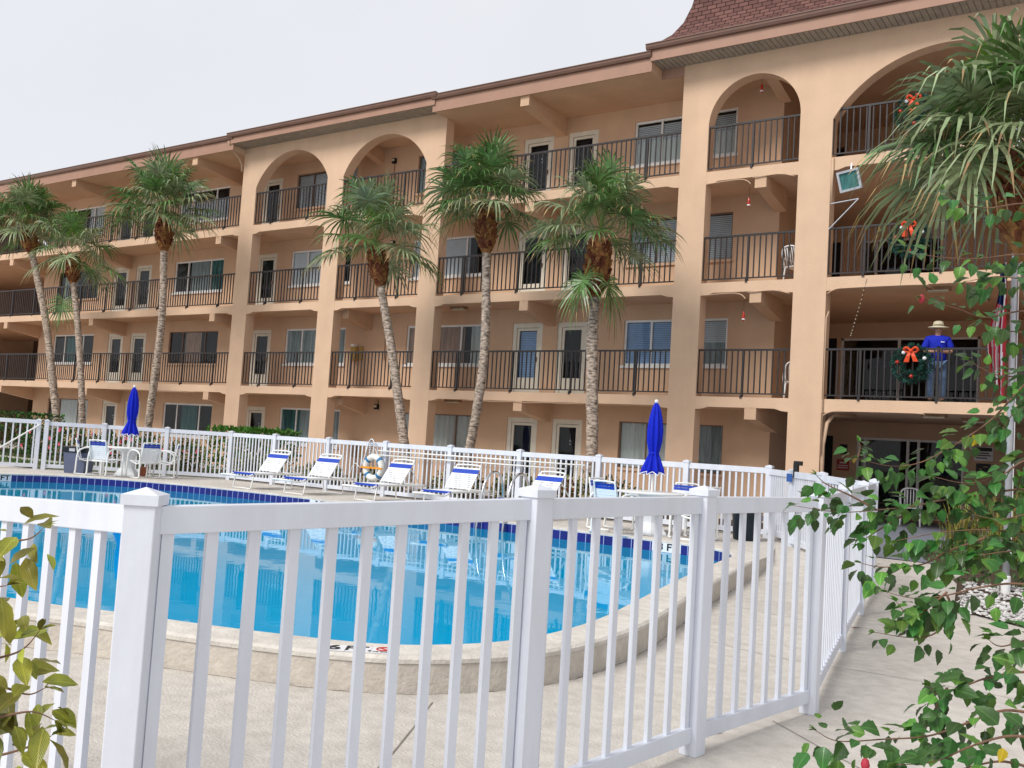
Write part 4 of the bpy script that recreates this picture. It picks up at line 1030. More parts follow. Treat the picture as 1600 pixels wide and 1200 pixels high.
# ladder rails
ld = empty('pool_ladder', 'pair of curved stainless grab rails at the far pool edge', 'pool ladder', (-9.65, 13.78, 0))
for x in (-.28, .28):
    mb = MB(); mb.tube(smooth_path([(x, .62, .01), (x, .6, .55), (x, .45, .80), (x, .22, .82), (x, .02, .62), (x, -.12, .1), (x, -.16, -.5)], 5), .024, 10); mb.build('grab_rail', M['chrome'], ld, smooth=True)
# plastic chairs on the walkways
def plastic_chair(label, loc, rz):
    t = empty('plastic_chair', label, 'chair', loc, rz)
    for sx in (-.22, .22):
        for pth in ([(sx, -.2, 0), (sx * .95, -.2, .43)], [(sx, .24, 0), (sx * .9, .2, .43)]):
            mb = MB(); mb.tube(pth, .02, 6); mb.build('leg', M['vine_white'], t, smooth=True)
        mb = MB(); mb.tube(smooth_path([(sx * 1.05, -.2, .40), (sx * 1.15, -.2, .6), (sx * 1.1, .1, .64), (sx * .95, .26, .62)], 3), .02, 6)
        mb.build('armrest', M['vine_white'], t, smooth=True)
    mb = MB(); mb.box(-.23, .23, -.22, .22, .42, .445); mb.build('seat', M['vine_white'], t)
    mb = MB(); mb.tube(smooth_path([(-.2, .22, .44), (-.22, .3, .75), (-.12, .34, .88), (.12, .34, .88), (.22, .3, .75), (.2, .22, .44)], 4), .02, 6)
    for i in range(5): x = -.13 + i * .065; mb.tube([(x, .22, .44), (x, .33, .86)], .014, 5)
    mb.build('backrest', M['vine_white'], t, smooth=True)
plastic_chair('white plastic chair behind the second floor railing beside the lobby pier', (-7.28, 22.3, FH + .04), R(200))
plastic_chair('second pale chair behind the third floor railing beside the lobby pier', (-7.32, 22.3, 2 * FH + .04), R(160))
plastic_chair('white chair with a round back just outside the lobby sliding door', (-5.0, 24.2, .014), R(190))

# ------------------------------------------------------------------ wreaths and small decorations
def wreath(x, z, label):
    t = empty('christmas_wreath', label, 'wreath', (x, D0 - .02, z), group='wreaths on the right hand railings')
    rg = random.Random(int(z * 100)); mb = MB()
    for i in range(1500):
        a = rg.random() * 2 * math.pi; ph = rg.random() * 2 * math.pi; r = .29 + .085 * math.cos(ph); c = Vector((r * math.cos(a), -.01 + .07 * math.sin(ph), r * math.sin(a)))
        out = Vector((math.cos(a) * math.cos(ph), math.sin(ph), math.sin(a) * math.cos(ph))); d = (out + Vector((rg.uniform(-.9, .9), rg.uniform(-.5, .5), rg.uniform(-.9, .9)))).normalized()
        s = d.cross(Vector((rg.random(), rg.random(), rg.random()))).normalized() * .011; L = rg.uniform(.05, .095)
        mb.quad(c - s, c + s, c + d * L + s * .4, c + d * L - s * .4)
    mb.build('greenery', M['fir'], t)
    mb = MB(); y = -.12
    def ribbon(pts, w):
        for p, q in zip(pts, pts[1:]): mb.quad((p[0] - p[3] * w, p[1], p[2]), (p[0] + p[3] * w, p[1], p[2]), (q[0] + q[3] * w, q[1], q[2]), (q[0] - q[3] * w, q[1], q[2]))
    ribbon([(-.01, y, .26, .5), (-.05, y - .03, .15, 1), (-.09, y, .02, 1.35)], .040); ribbon([(.02, y, .26, .5), (.06, y - .03, .14, 1), (.10, y, .03, 1.3)], .040)
    for s in (-1, 1):
        mb.tube(smooth_path([(0, y, .26), (s * .09, y - .04, .33), (s * .14, y, .27), (s * .07, y + .02, .23), (0, y, .26)], 3), .026, 6)
    mb.ball((0, y - .03, .26), .035, n=8)
    mb.build('bow', M['bow'], t)
    for (bx, bz, mm_) in ((-.27, .02, 'bauble_red'), (.02, -.28, 'bauble_red'), (.27, .1, 'bauble_silver'), (-.15, .22, 'bauble_silver')):
        mb = MB(); mb.ball((bx, -.11, bz), .042, n=12); mb.build('bauble', M[mm_], t, smooth=True)
wreath(-4.51, 3.58, 'green wreath with an orange red bow on the second floor railing beside the man')
wreath(-4.64, 6.28, 'wreath with an orange red bow on the third floor railing behind palm fronds')
wreath(-4.63, 9.05, 'wreath with an orange red bow on the top floor railing under the big arch')
for (x, y, z, l) in ((-8.28, D0 + .5, 10.38, 'red hanging ornament in the small right arch on the top floor'), (-8.3, D0 + .05, 7.45, 'red and white hanging ornament under the beam on the third floor'), (-8.3, D0 + .05, 4.72, 'pink hanging ornament under the beam on the second floor')):
    t = empty('hanging_ornament', l, 'ornament', (x, y, z)); mb = MB(); mb.lathe((0, 0, 0), [(.015, -.14), (.035, -.08), (.03, .02), (.01, .1)], 10); mb.build('body', M['bauble_red'], t); mb = MB(); mb.lathe((0, 0, 0), [(.034, -.11), (.042, -.1), (.038, -.08)], 10); mb.build('band', M['vine_white'], t); mb = MB(); mb.tube([(0, 0, .1), (0, 0, .36)], .004, 4); mb.build('cord', M['black'], t)
ls = empty('string_lights', 'string of tiny bulbs hanging from the third floor slab in the lobby bay', 'string lights', (-5.4, D0 - .02, 5.2))
mb = MB(); P = smooth_path([(-.1, 0, .25), (-.22, .1, -.2), (-.38, .3, -.6), (-.5, .4, -.95)], 5); mb.tube(P, .004, 4); mb.build('wire', M['black'], ls)
mb = MB()
for p in P[2:]: mb.ball((p.x, p.y - .02, p.z), .014, n=6)
mb.build('bulbs', M['lamp_glass'], ls)

# flagpole and flag
fp = empty('flagpole', 'grey metal flagpole rising from the white pebble bed', 'flagpole', (-1.62, 13.3, ground_z(-1.62, 13.3)))
mb = MB(); mb.lathe((0, 0, 0), [(.042, 0), (.039, 2.2), (.033, 5.0), (.028, 6.2)], 14); mb.build('pole', M['pole'], fp, smooth=True)
mb = MB(); mb.lathe((0, 0, 0), [(.055, 0), (.055, .22), (.046, .23)], 14); mb.build('base_sleeve', M['vine_white'], fp)
mb = MB(); mb.tube([(.05, -.02, .4), (.055, -.02, 5.6)], .006, 4); mb.build('halyard', M['trim_white'], fp)
flag = empty('flag', 'red white and blue flag hanging limp from the flagpole', 'flag', (-1.64, 13.27, 3.05))
# limp cloth hanging in folds beside the pole
mb = MB()
N, K = 26, 30
def flagpt(i, j):
    u = i / N; v = j / K
    wv = .08 + .13 * v ** .7 - .05 * v * v
    return (-.05 - wv * u + .035 * math.sin(v * 7) * u, -.05 + .055 * math.sin(u * 15 + v * 3) * (.4 + .6 * v), .95 - v * (1.75 - .35 * u) - .05 * u)
for i in range(N):
    for j in range(K):
        mi = 0 if int((i / N + .06 * math.sin(j * .35)) * 7) % 2 == 0 else 1
        if j < K * .32 and i > N * .25: mi = 2
        mb.quad(flagpt(i, j), flagpt(i + 1, j), flagpt(i + 1, j + 1), flagpt(i, j + 1), mi)
mb.build('cloth', [M['flag_red'], M['flag_white'], M['flag_blue']], flag, smooth=True)

# ------------------------------------------------------------------ palms
def fan_leaf(mb, org, az, el, pl, bl, rg, tone, droop, nl=28, dry=0.3):
    d = Vector((math.cos(az) * math.cos(el), math.sin(az) * math.cos(el), math.sin(el)))
    side = Vector((-math.sin(az), math.cos(az), 0)); upn = side.cross(d) * -1
    if upn.z < 0: upn = -upn
    tip = org + d * pl - Vector((0, 0, .12 * pl * max(0, math.cos(el))))
    mid = org + d * pl * .5
    # petiole
    w_ = side * .014
    mb.quad(org - w_, org + w_, mid + w_, mid - w_, 3); mb.quad(mid - w_, mid + w_, tip + w_ * .6, tip - w_ * .6, 3)
    d2 = (d - Vector((0, 0, .35 * math.cos(el)))).normalized()
    roll = rg.uniform(-.5, .5); s2 = (side * math.cos(roll) + upn * math.sin(roll)).normalized(); n2 = d2.cross(s2).normalized()
    if n2.z < 0: n2 = -n2
    for i in range(nl):
        ph = (i / (nl - 1) - .5) * R(285) ; ln = bl * (1 - .30 * abs(ph) / R(142)) * rg.uniform(.88, 1.06)
        ld_ = d2 * math.cos(ph) + s2 * math.sin(ph)
        base = tip + d2 * (.10 * math.cos(ph) - .02)
        wd = .0265 * bl * (1.0 - .25 * abs(ph) / 2.5)
        tang = (ld_.cross(n2)).normalized(); tw = rg.uniform(-.45, .45); tang = (tang * math.cos(tw) + n2 * math.sin(tw))
        prev = None
        S = (0, .3, .56, .78, 1.0); W = (.45, 1.0, .9, .55, .06)
        dr = droop * rg.uniform(.7, 1.35); curl = rg.uniform(-.12, .12)
        for k, (s, q) in enumerate(zip(S, W)):
            p = base + ld_ * (ln * s * (1 - .18 * dr * s * s)) + n2 * (.10 * ln * math.sin(s * 2.2) * .8) - Vector((0, 0, dr * ln * .75 * s ** 2.6)) + tang * (curl * ln * s * s)
            a, b = p - tang * wd * q, p + tang * wd * q
            if prev is not None:
                mi = tone
                if k == 4 and rg.random() < dry: mi = 4
                mb.quad(prev[0], prev[1], b, a, mi)
            prev = (a, b)
def palm(label, path, rb_, rt_, crown, seed, nleaf=40, bl=.98, pl=.85, boot=.95, droop=.55, low=-55, extra=(), greyshare=.48, skirt_az=None, hi=88):
    rg = random.Random(seed); base = Vector(path[0]); rb, rt = rb_ * .50, rt_ * .45; bt = rt_ * .58
    t = empty('palm_tree', label, 'palm tree', base, group='cabbage palms round the pool')
    P = [Vector(p) - base for p in smooth_path(path, 14)]; top = P[-1]
    n_ = len(P); rr = []
    for i in range(n_):
        u = i / (n_ - 1); r = rb + (rt - rb) * u + .10 * rb * max(0, 1 - u * 12) * 3
        rr.append(r * (1 + .05 * math.sin(i * 2.4 + seed) + .04 * rg.uniform(-1, 1)))
    mb = MB(); mb.tube(P, rr, 16); mb.build('trunk', M['trunk'], t, smooth=True)
    # boots: old leaf bases criss-crossing under the crown
    mb = MB(); axis = (P[-1] - P[-5]).normalized()
    for i in range(int(130 * boot)):
        s = rg.random(); a = i * 2.399 + rg.uniform(-.2, .2); c0_ = top - axis * (boot * (1 - s) - .12)
        rad = bt * (1.0 + 1.05 * math.sin(math.pi * min(1, s * 1.05)) ** .8)
        o = Vector((math.cos(a), math.sin(a), 0)); tg = Vector((-o.y, o.x, 0)); lean = rg.choice((-1, 1)) * rg.uniform(.2, .6)
        up = (axis + tg * lean + o * rg.uniform(.15, .5)).normalized(); c = c0_ + o * rad * .86
        h = rg.uniform(.07, .13); wv = rg.uniform(.03, .05)
        mb.obox(c + up * h * .5, tg * wv, o * .022, up * h)
    mb.tube([top - axis * boot, top - axis * boot * .6, top - axis * boot * .2, top + axis * .1], [rt * .95, bt * 1.75, bt * 1.9, bt * 1.0], 12)
    mb.build('leaf_bases', M['boot'], t)
    mb = MB(); org = top + axis * .42
    for i in range(nleaf):
        u = i / (nleaf - 1); el = R(hi - (hi - low) * u ** 1.0) + rg.uniform(-.12, .12); az = i * 2.399 + rg.uniform(-.3, .3)
        tone = 2 if u < .10 else (1 if rg.random() < greyshare else 0)
        s = .72 if u < .1 else 1.0
        fan_leaf(mb, org + axis * (.12 - .30 * u), az, el, pl * s * rg.uniform(.8, 1.15), bl * s * rg.uniform(.85, 1.1), rg, tone, droop * (.35 if u < .15 else 1), dry=.10 + .5 * u * u)
    for (az, el, p_, b_) in extra: fan_leaf(mb, org - axis * .3, az, el, p_, b_, rg, 0, droop, dry=.6)
    mb.build('crown', [M['frond'], M['frond_grey'], M['frond_new'], M['petiole'], M['frond_dry']], t)
    return t
PY = 18.7
# direction of the picture's left and right in the ground plane
AZR = math.atan2(.56, .825); AZL = AZR + math.pi
palm('leaning palm at the far left with the full crown cut by the picture edge', [(-31.5, PY, 0), (-32.2, PY, 2.0), (-33.2, PY, 4.7), (-34.3, PY, 6.8), (-34.98, PY, 8.05)], .27, .25, None, 11, 40, bl=1.05, pl=1.05, low=-8)
palm('slim shorter palm second from the left with a ragged sparse crown', [(-29.9, PY - .2, 0), (-30.2, PY - .2, 2.0), (-30.9, PY - .2, 4.7), (-31.35, PY - .2, 6.0), (-31.55, PY - .2, 6.85)], .23, .20, None, 23, 22, bl=.98, pl=.9, extra=((AZR - .3, R(-10), 1.6, .95), (AZR - 1.6, R(-78), 1.7, .85)), low=-35)
palm('tall palm left of the arcade with a broad round crown', [(-26.85, PY, 0), (-26.7, PY, 1.5), (-26.5, PY, 4.5), (-26.65, PY, 6.5), (-26.8, PY, 7.75)], .26, .23, None, 37, 36, bl=1.08, pl=1.12, low=-6)
palm('palm in front of the middle pier leaning left over the arcade', [(-15.75, PY, 0), (-16.1, PY, 1.4), (-16.75, PY, 3.8), (-17.2, PY, 5.2), (-17.45, PY, 6.15)], .27, .21, None, 41, 30, bl=1.04, pl=1.1, low=-14, hi=88)
palm('tallest middle palm right of the arcade with a dense round crown', [(-14.25, PY, 0), (-13.95, PY, 1.3), (-13.72, PY, 3.3), (-13.78, PY, 5.2), (-13.93, PY, 6.9)], .24, .23, None, 53, 42, bl=1.0, pl=.98, low=-6)
palm('palm between the twin doors and the window with hanging lower fans', [(-10.6, PY, 0), (-10.58, PY, 1.4), (-10.72, PY, 3.6), (-10.72, PY, 4.8), (-10.68, PY, 5.95)], .29, .25, None, 67, 34, bl=1.0, pl=1.0, low=-4, boot=1.25, extra=((AZL + .3, R(-72), .95, .95), (AZR - .2, R(-76), 1.0, .95), (AZL + .8, R(-60), 1.1, .9)))
palm('near palm at the right edge with long drooping silvery fans', [(-1.0, 11.75, -.2), (-1.05, 11.7, 1.5), (-1.2, 11.6, 3.2), (-1.42, 11.45, 4.55)], .24, .22, None, 71, 44, bl=1.0, pl=.72, droop=.62, low=-12, greyshare=.75, hi=70)

# ------------------------------------------------------------------ shrubs
def leaf_quad(mb, c, d, nrm, L, W, mi=0):
    s = d.cross(nrm)
    if s.length < 1e-4: s = d.orthogonal()
    s.normalize(); mb.add([c, c + d * L * .5 + s * W, c + d * L, c + d * L * .5 - s * W], [(0, 1, 2, 3)], mi)
def rv(rg):
    while True:
        v = Vector((rg.uniform(-1, 1), rg.uniform(-1, 1), rg.uniform(-1, 1)))
        if .05 < v.length < 1: return v
def bush(name, label, cat, c, rx, ry, h, nl, mt, size, seed, boxy=False, flowers=None, group=None, second=None):
    rg = random.Random(seed); t = empty(name, label, cat, c, group=group); mb = MB()
    for i in range(nl):
        v = rv(rg)
        if boxy:
            v = Vector((rg.uniform(-1, 1), rg.uniform(-1, 1), rg.uniform(-1, 1))); k = rg.randrange(3)
            if rg.random() < .7: v[k] = math.copysign(rg.uniform(.88, 1.02), v[k])
        else: v = v.normalized() * rg.uniform(.45, 1.0) * (1 + .25 * noise.noise(v * 2 + Vector((seed, 0, 0))))
        p = Vector((v.x * rx, v.y * ry, h * .5 + v.z * h * .5))
        if p.z < .02: continue
        d = (rv(rg) + v * .6 + Vector((0, 0, .4))).normalized(); s = size * rg.uniform(.6, 1.25)
        leaf_quad(mb, p, d, rv(rg).normalized(), s, s * .3, 1 if (second and rg.random() < .4) else 0)
    mb.build('foliage', [M[mt], M[second or mt]], t)
    mb = MB()
    for i in range(7):
        a = rg.random() * 6.28; mb.tube([(.05 * math.cos(a), .05 * math.sin(a), 0), (rx * .5 * math.cos(a), ry * .5 * math.sin(a), h * .7)], .012, 5)
    mb.build('stems', M['twig'], t)
    if flowers:
        fm, nf = flowers
        for i in range(nf):
            v = rv(rg).normalized(); v.y = -abs(v.y); p = Vector((v.x * rx, v.y * ry, h * .55 + v.z * h * .42))
            mb = MB()
            for k in range(6):
                a = k * 1.047; d = Vector((math.cos(a), -.25, math.sin(a))).normalized(); leaf_quad(mb, p, d, Vector((0, 1, 0)), .08, .032)
            mb.build('bloom', M[fm], t)
    return t
bush('clipped_hedge', 'bright green clipped hedge rising above the fence in front of the left arch', 'hedge', (-20.6, 17.7, 0), 1.25, .55, 1.32, 3600, 'leaf_hedge', .11, 3, True)
bush('clipped_hedge', 'low dark green hedge behind the gate at the far left', 'hedge', (-32.9, 18.2, 0), 1.3, .6, 1.4, 2600, 'leaf_dark', .10, 4, True, second='leaf_hedge')
for i, (x, y, rx, h, nf, l) in enumerate(((-28.2, 17.0, .9, 1.15, 5, 'dark bush with pink blooms just right of the grey bin'), (-26.6, 17.2, .8, 1.0, 6, 'dark bush with pink and red blooms behind the left patio chairs'), (-24.9, 17.3, .9, 1.05, 6, 'flowering bush behind the left umbrella'), (-23.1, 17.4, .8, .95, 4, 'flowering bush right of the left table behind the fence'), (-29.8, 16.9, .8, 1.1, 3, 'dark bush with few pink blooms behind the left gate post'))):
    bush('flowering_bush', l, 'bush', (x, y, 0), rx, .55, h, 1500, 'leaf_dark', .085, 10 + i, flowers=('petal_pink', nf * 2), group='flowering bushes behind the fence', second='leaf_hedge')
for i, (x, rx, h, l) in enumerate(((-19.6, .8, .72, 'variegated bush behind the fence below the clipped hedge'), (-17.2, .7, .62, 'variegated bush behind the first two loungers'), (-15.3, .7, .6, 'variegated bush behind the life ring'), (-13.0, .7, .75, 'variegated bush behind the lounger right of the life ring'), (-11.4, .7, .7, 'variegated bush behind the fourth lounger'), (-9.4, .95, .85, 'pale yellow green bush right of the last lounger'))):
    bush('variegated_bush', l, 'bush', (x, 17.05, 0), rx, .4, h, 900, 'leaf_var', .10, 30 + i, group='variegated bushes behind the fence', second='leaf_dark')
for i, (x, l) in enumerate(((-10.35, 'dry rust coloured plant behind the fence beside the ladder'),)):
    bush('dry_plant', l, 'plant', (x, 16.95, 0), .45, .3, .75, 350, 'boot', .12, 50 + i)
# grass beyond the left gate
rg = random.Random(5); mb = MB()
for i in range(5200):
    x = rg.uniform(-36, -21.5); y = rg.uniform(14.2, 16.9)
    if y < 14.2 + max(0, (x + 24)) * .8 + .2: continue
    if 15.5 < y < 16.5 and x < -23.6: continue
    a = rg.random() * 6.28; h = rg.uniform(.06, .14); s = Vector((math.cos(a), math.sin(a), 0)) * .012
    p = Vector((x, y, .005)); q = p + Vector((rg.uniform(-.05, .05), rg.uniform(-.05, .05), h)); mb.add([p - s, p + s, q], [(0, 1, 2)])
stuff(mb.build('grass', M['grass']))
# right-hand bed: ground cover, white pebbles, strap-leaf plants
rg = random.Random(8); mb = MB()
for i in range(6500):
    x = rg.uniform(-3.3, 2.5); y = rg.uniform(13.3, 20.5)
    if x < -3.2 + (16.9 - y) * -.0 + max(0, (15.4 - y)) * .45 + .1: continue
    z = ground_z(x, y) + .02; p = Vector((x, y, z + rg.uniform(.02, .2) * (1 if y > 14 else .6))); d = (rv(rg) + Vector((0, 0, .7))).normalized(); leaf_quad(mb, p, d, rv(rg).normalized(), rg.uniform(.05, .1), .02)
stuff(mb.build('ground_cover', M['cover']))
mb = MB()
for i in range(4600):
    x = rg.uniform(-2.1, 2.5); y = rg.uniform(10.95, 13.6)
    if x < -1.95 + max(0, 11.7 - y) * 1.3 - max(0, y - 12) * .14: continue
    s = rg.uniform(.013, .028); mb.ball((x, y, ground_z(x, y) + .025 + rg.uniform(0, .03)), s, n=6, sq=(1.2, .85, .6))
stuff(mb.build('white_pebbles', M['pebble']))
def strap_plant(label, c, n_, L, seed, mt='strapleaf'):
    rg = random.Random(seed); t = empty('strap_leaf_plant', label, 'plant', c, group='strap leaf plants by the flagpole'); mb = MB()
    for i in range(n_):
        a = rg.random() * 6.28; lean = rg.uniform(.1, .9); ln = L * rg.uniform(.6, 1.1); o = Vector((math.cos(a), math.sin(a), 0)); s = Vector((-o.y, o.x, 0)) * rg.uniform(.012, .022); b = o * rg.uniform(0, .3); prev = None
        for k in range(5):
            u = k / 4; p = b + o * (lean * ln * .55 * u * u) + Vector((0, 0, ln * u * (1 - .42 * lean * u * u))); q = s * (1 - u * .9)
            if prev: mb.quad(prev[0], prev[1], p + q, p - q, 1 if rg.random() < .2 else 0)
            prev = (p - q, p + q)
    mb.build('leaves', [M[mt], M['frond_dry']], t)
    mb = MB(); mb.lathe((0, 0, 0), [(.12, 0), (.09, .12), (.05, .2)], 10); mb.build('crown_base', M['boot'], t)
strap_plant('yellow green strap leaf clump left of the flagpole by the lobby', (-2.75, 17.2, .02), 110, 1.05, 3)
strap_plant('tall strap leaf clump behind the flagpole at the picture edge', (-2.1, 16.6, .02), 120, 1.25, 4)
strap_plant('strap leaf clump right of the flagpole in front of the porch', (-1.4, 15.8, .02), 120, 1.2, 5)
bush('red_bush', 'bush with red blooms at the right picture edge', 'bush', (-1.75, 17.6, 0), .6, .5, 1.5, 900, 'leaf_hedge', .09, 77, flowers=('petal_red', 12))

# foreground hibiscus (right) and lanceolate shrub (left): stems and leaves in real depth
def hib_leaf(mb, c, d, nrm, L, mi, W=.36, teeth=True):
    d = d.normalized(); s = d.cross(nrm).normalized(); nn = s.cross(d).normalized(); K = 8 if teeth else 6
    cen = [c + d * L * (k / K) - nn * L * (.26 * (k / K) ** 2) for k in range(K + 1)]
    prof = (0.0, .62, .92, 1.0, .93, .78, .56, .30, 0.0) if teeth else (0, .55, .9, 1.0, .85, .5, 0)
    Lf = []; Rt = []
    for k in range(K + 1):
        wv = L * W * prof[k] * (1 + (.075 * (-1) ** k if teeth and 1 < k < K else 0)); lift = nn * L * .09 * prof[k] - nn * L * .03 * prof[k] * (k % 2)
        Lf.append(cen[k] + s * wv + lift); Rt.append(cen[k] - s * wv + lift)
    vs = cen + Lf[1:K] + Rt[1:K]; fs = []
    li = lambda k: K + k; ri = lambda k: K + K - 1 + k
    fs.append((0, 1, li(1))); fs.append((0, ri(1), 1))
    for k in range(1, K - 1): fs.append((k, k + 1, li(k + 1), li(k))); fs.append((k, ri(k), ri(k + 1), k + 1))
    fs.append((K - 1, K, li(K - 1))); fs.append((K - 1, ri(K - 1), K))
    uvv = [(.5, k / K) for k in range(K + 1)] + [(.5 + .5 * prof[k], k / K) for k in range(1, K)] + [(.5 - .5 * prof[k], k / K) for k in range(1, K)]
    for fi, f in enumerate(fs): mb.uv[len(mb.f) + fi] = [uvv[q] for q in f]
    mb.add(vs, fs, mi)
def shrub(name, label, branches, seed, mats, size, gap, r0, teeth, W, origin, ybias, buds=None, spread=1.0):
    rg = random.Random(seed); t = empty(name, label, 'shrub', origin); o0 = Vector(origin)
    lv = MB()
    for bi, (pts, dens) in enumerate(branches):
        P = [p - o0 for p in smooth_path([at(*p) for p in pts], 6)]; n_ = len(P)
        st = MB(); st.tube(P, [r0 * (1 - .8 * i / (n_ - 1)) for i in range(n_)], 6); st.build('branch', M['twig'], t, smooth=True)
        L = 0; nxt = 0
        for i in range(n_ - 1):
            seg = P[i + 1] - P[i]; l = seg.length; u = seg.normalized()
            while nxt < L + l:
                c = P[i] + u * (nxt - L); frac = nxt
                for rep in range(dens):
                    out = rv(rg).normalized(); out = (out - u * out.dot(u)).normalized()
                    d = (out + u * rg.uniform(.1, .9) + Vector((0, 0, -.6))).normalized(); pet = rg.uniform(.01, .03) * spread
                    c2 = c + out * pet + d * pet * rg.uniform(.2, 1.6)
                    st2 = rg.random(); mi = 0 if st2 < .76 else (1 if st2 < .993 else 2)
                    nr = (Vector((0, 0, 1)) - FWD * .45 + rv(rg) * .75).normalized()
                    hib_leaf(lv, c2, d, nr, size * rg.uniform(.5, 1.2), mi, W, teeth)
                nxt += gap * rg.uniform(.6, 1.4)
            L += l
        # soft young tip
        for rep in range(3): hib_leaf(lv, P[-1], ((P[-1] - P[-3]).normalized() + rv(rg) * .6), Vector((0, 0, 1)) + rv(rg) * .4, size * .45, 1, W, teeth)
    lv.build('foliage', mats, t, smooth=True)
    if buds:
        for (px, py, d) in buds:
            mb = MB(); c = at(px, py, d) - o0; mb.ball(c, .011, n=8, sq=(1, 1, 1.5)); mb.build('bud', M['petal_red'], t, smooth=True)
HB = [
 ([(1680, 450, 3.4), (1620, 440, 3.4), (1560, 432, 3.4), (1510, 440, 3.4)], 2),
 ([(1680, 640, 3.2), (1620, 630, 3.2), (1580, 650, 3.2), (1560, 690, 3.2)], 2),
 ([(1680, 800, 3.0), (1620, 800, 3.0), (1560, 812, 3.0), (1510, 800, 3.0)], 2),
 ([(1660, 330, 3.6), (1600, 318, 3.6), (1540, 325, 3.6), (1490, 312, 3.6), (1474, 297, 3.6)], 1),
 ([(1660, 420, 3.5), (1600, 398, 3.5), (1530, 404, 3.5), (1470, 402, 3.5), (1412, 392, 3.5)], 1),
 ([(1660, 500, 3.4), (1600, 486, 3.4), (1540, 496, 3.4), (1495, 482, 3.4), (1440, 466, 3.4)], 1),
 ([(1660, 540, 3.5), (1600, 520, 3.5), (1560, 516, 3.5), (1520, 500, 3.5)], 1),
 ([(1660, 600, 3.4), (1600, 590, 3.4), (1555, 585, 3.4), (1512, 563, 3.4)], 2),
 ([(1640, 560, 3.3), (1590, 612, 3.3), (1550, 655, 3.3), (1500, 690, 3.3), (1440, 722, 3.3), (1390, 728, 3.3), (1340, 716, 3.3)], 2),
 ([(1340, 716, 3.3), (1344, 700, 3.3), (1342, 690, 3.3)], 1),
 ([(1660, 780, 3.1), (1600, 765, 3.1), (1540, 772, 3.1), (1480, 780, 3.1), (1430, 790, 3.1), (1370, 797, 3.1), (1310, 800, 3.1), (1240, 790, 3.1)], 2),
 ([(1370, 797, 3.1), (1330, 775, 3.1), (1292, 757, 3.1), (1275, 742, 3.1)], 1),
 ([(1420, 800, 3.1), (1370, 830, 3.1), (1340, 850, 3.1)], 2),
 ([(1660, 850, 3.0), (1600, 835, 3.0), (1540, 828, 3.0), (1470, 832, 3.0), (1400, 845, 3.0)], 1),
 ([(1540, 840, 3.0), (1480, 862, 3.0), (1440, 882, 3.0), (1380, 886, 3.0), (1345, 880, 3.0)], 2),
 ([(1660, 700, 3.1), (1600, 720, 3.1), (1560, 745, 3.1), (1510, 755, 3.1), (1460, 745, 3.1)], 2),
 ([(1660, 880, 2.9), (1590, 862, 2.9), (1530, 868, 2.9)], 3),
 ([(1660, 925, 2.8), (1590, 912, 2.8), (1530, 918, 2.8), (1480, 930, 2.8), (1430, 935, 2.8), (1385, 925, 2.8)], 1),
 ([(1480, 930, 2.8), (1485, 955, 2.8), (1460, 990, 2.8), (1420, 996, 2.8), (1368, 988, 2.8)], 1),
 ([(1480, 925, 2.8), (1450, 950, 2.8), (1425, 965, 2.8), (1400, 940, 2.8)], 3),
 ([(1660, 1010, 2.6), (1610, 1000, 2.6), (1565, 1010, 2.6), (1545, 1000, 2.6)], 2),
 ([(1660, 1060, 2.5), (1600, 1050, 2.5), (1540, 1060, 2.5), (1500, 1075, 2.5), (1465, 1085, 2.5), (1452, 1072, 2.5)], 2),
 ([(1640, 1120, 2.4), (1570, 1110, 2.4), (1510, 1130, 2.4), (1450, 1150, 2.4), (1380, 1155, 2.4), (1310, 1158, 2.4), (1275, 1142, 2.4)], 2),
 ([(1640, 1160, 2.2), (1580, 1150, 2.2), (1520, 1165, 2.2), (1460, 1190, 2.3), (1400, 1195, 2.3)], 1),
 ([(1640, 1210, 2.2), (1570, 1190, 2.2), (1510, 1200, 2.2), (1440, 1220, 2.2)], 1),
 ([(1480, 1075, 2.5), (1460, 1110, 2.5), (1440, 1150, 2.45)], 2),
]
shrub('hibiscus_shrub', 'green hibiscus with toothed leaves and a few yellow ones reaching in from the right', HB, 17, [M['leaf_hib'], M['leaf_hib_light'], M['leaf_yellow']], .053, .0155, .0040, True, .36, at(1680, 1150, 2.6), 0, buds=[(1440, 467, 3.4), (1352, 1195, 2.3)])
LB = [
 ([(-60, 850, 1.7), (0, 846, 1.7), (45, 842, 1.7), (68, 825, 1.7)], 2),
 ([(-60, 930, 1.6), (-20, 920, 1.6), (10, 915, 1.6)], 2),
 ([(-60, 1040, 1.6), (-10, 1030, 1.6), (35, 1015, 1.6), (62, 985, 1.6)], 2),
 ([(-40, 1060, 1.6), (10, 1075, 1.6), (45, 1085, 1.6), (70, 1075, 1.6)], 2),
 ([(-60, 1130, 1.5), (0, 1120, 1.5), (50, 1112, 1.5), (85, 1125, 1.5)], 2),
 ([(-60, 1190, 1.5), (0, 1180, 1.5), (50, 1165, 1.5), (80, 1150, 1.5)], 3),
 ([(-60, 990, 1.65), (-20, 985, 1.65), (15, 975, 1.65)], 2),
]
shrub('lanceolate_shrub', 'yellow green shrub with long smooth leaves at the left picture edge', LB, 29, [M['leaf_left'], M['leaf_left'], M['leaf_left_brown']], .060, .019, .003, False, .22, at(-120, 1250, 1.6), 0)

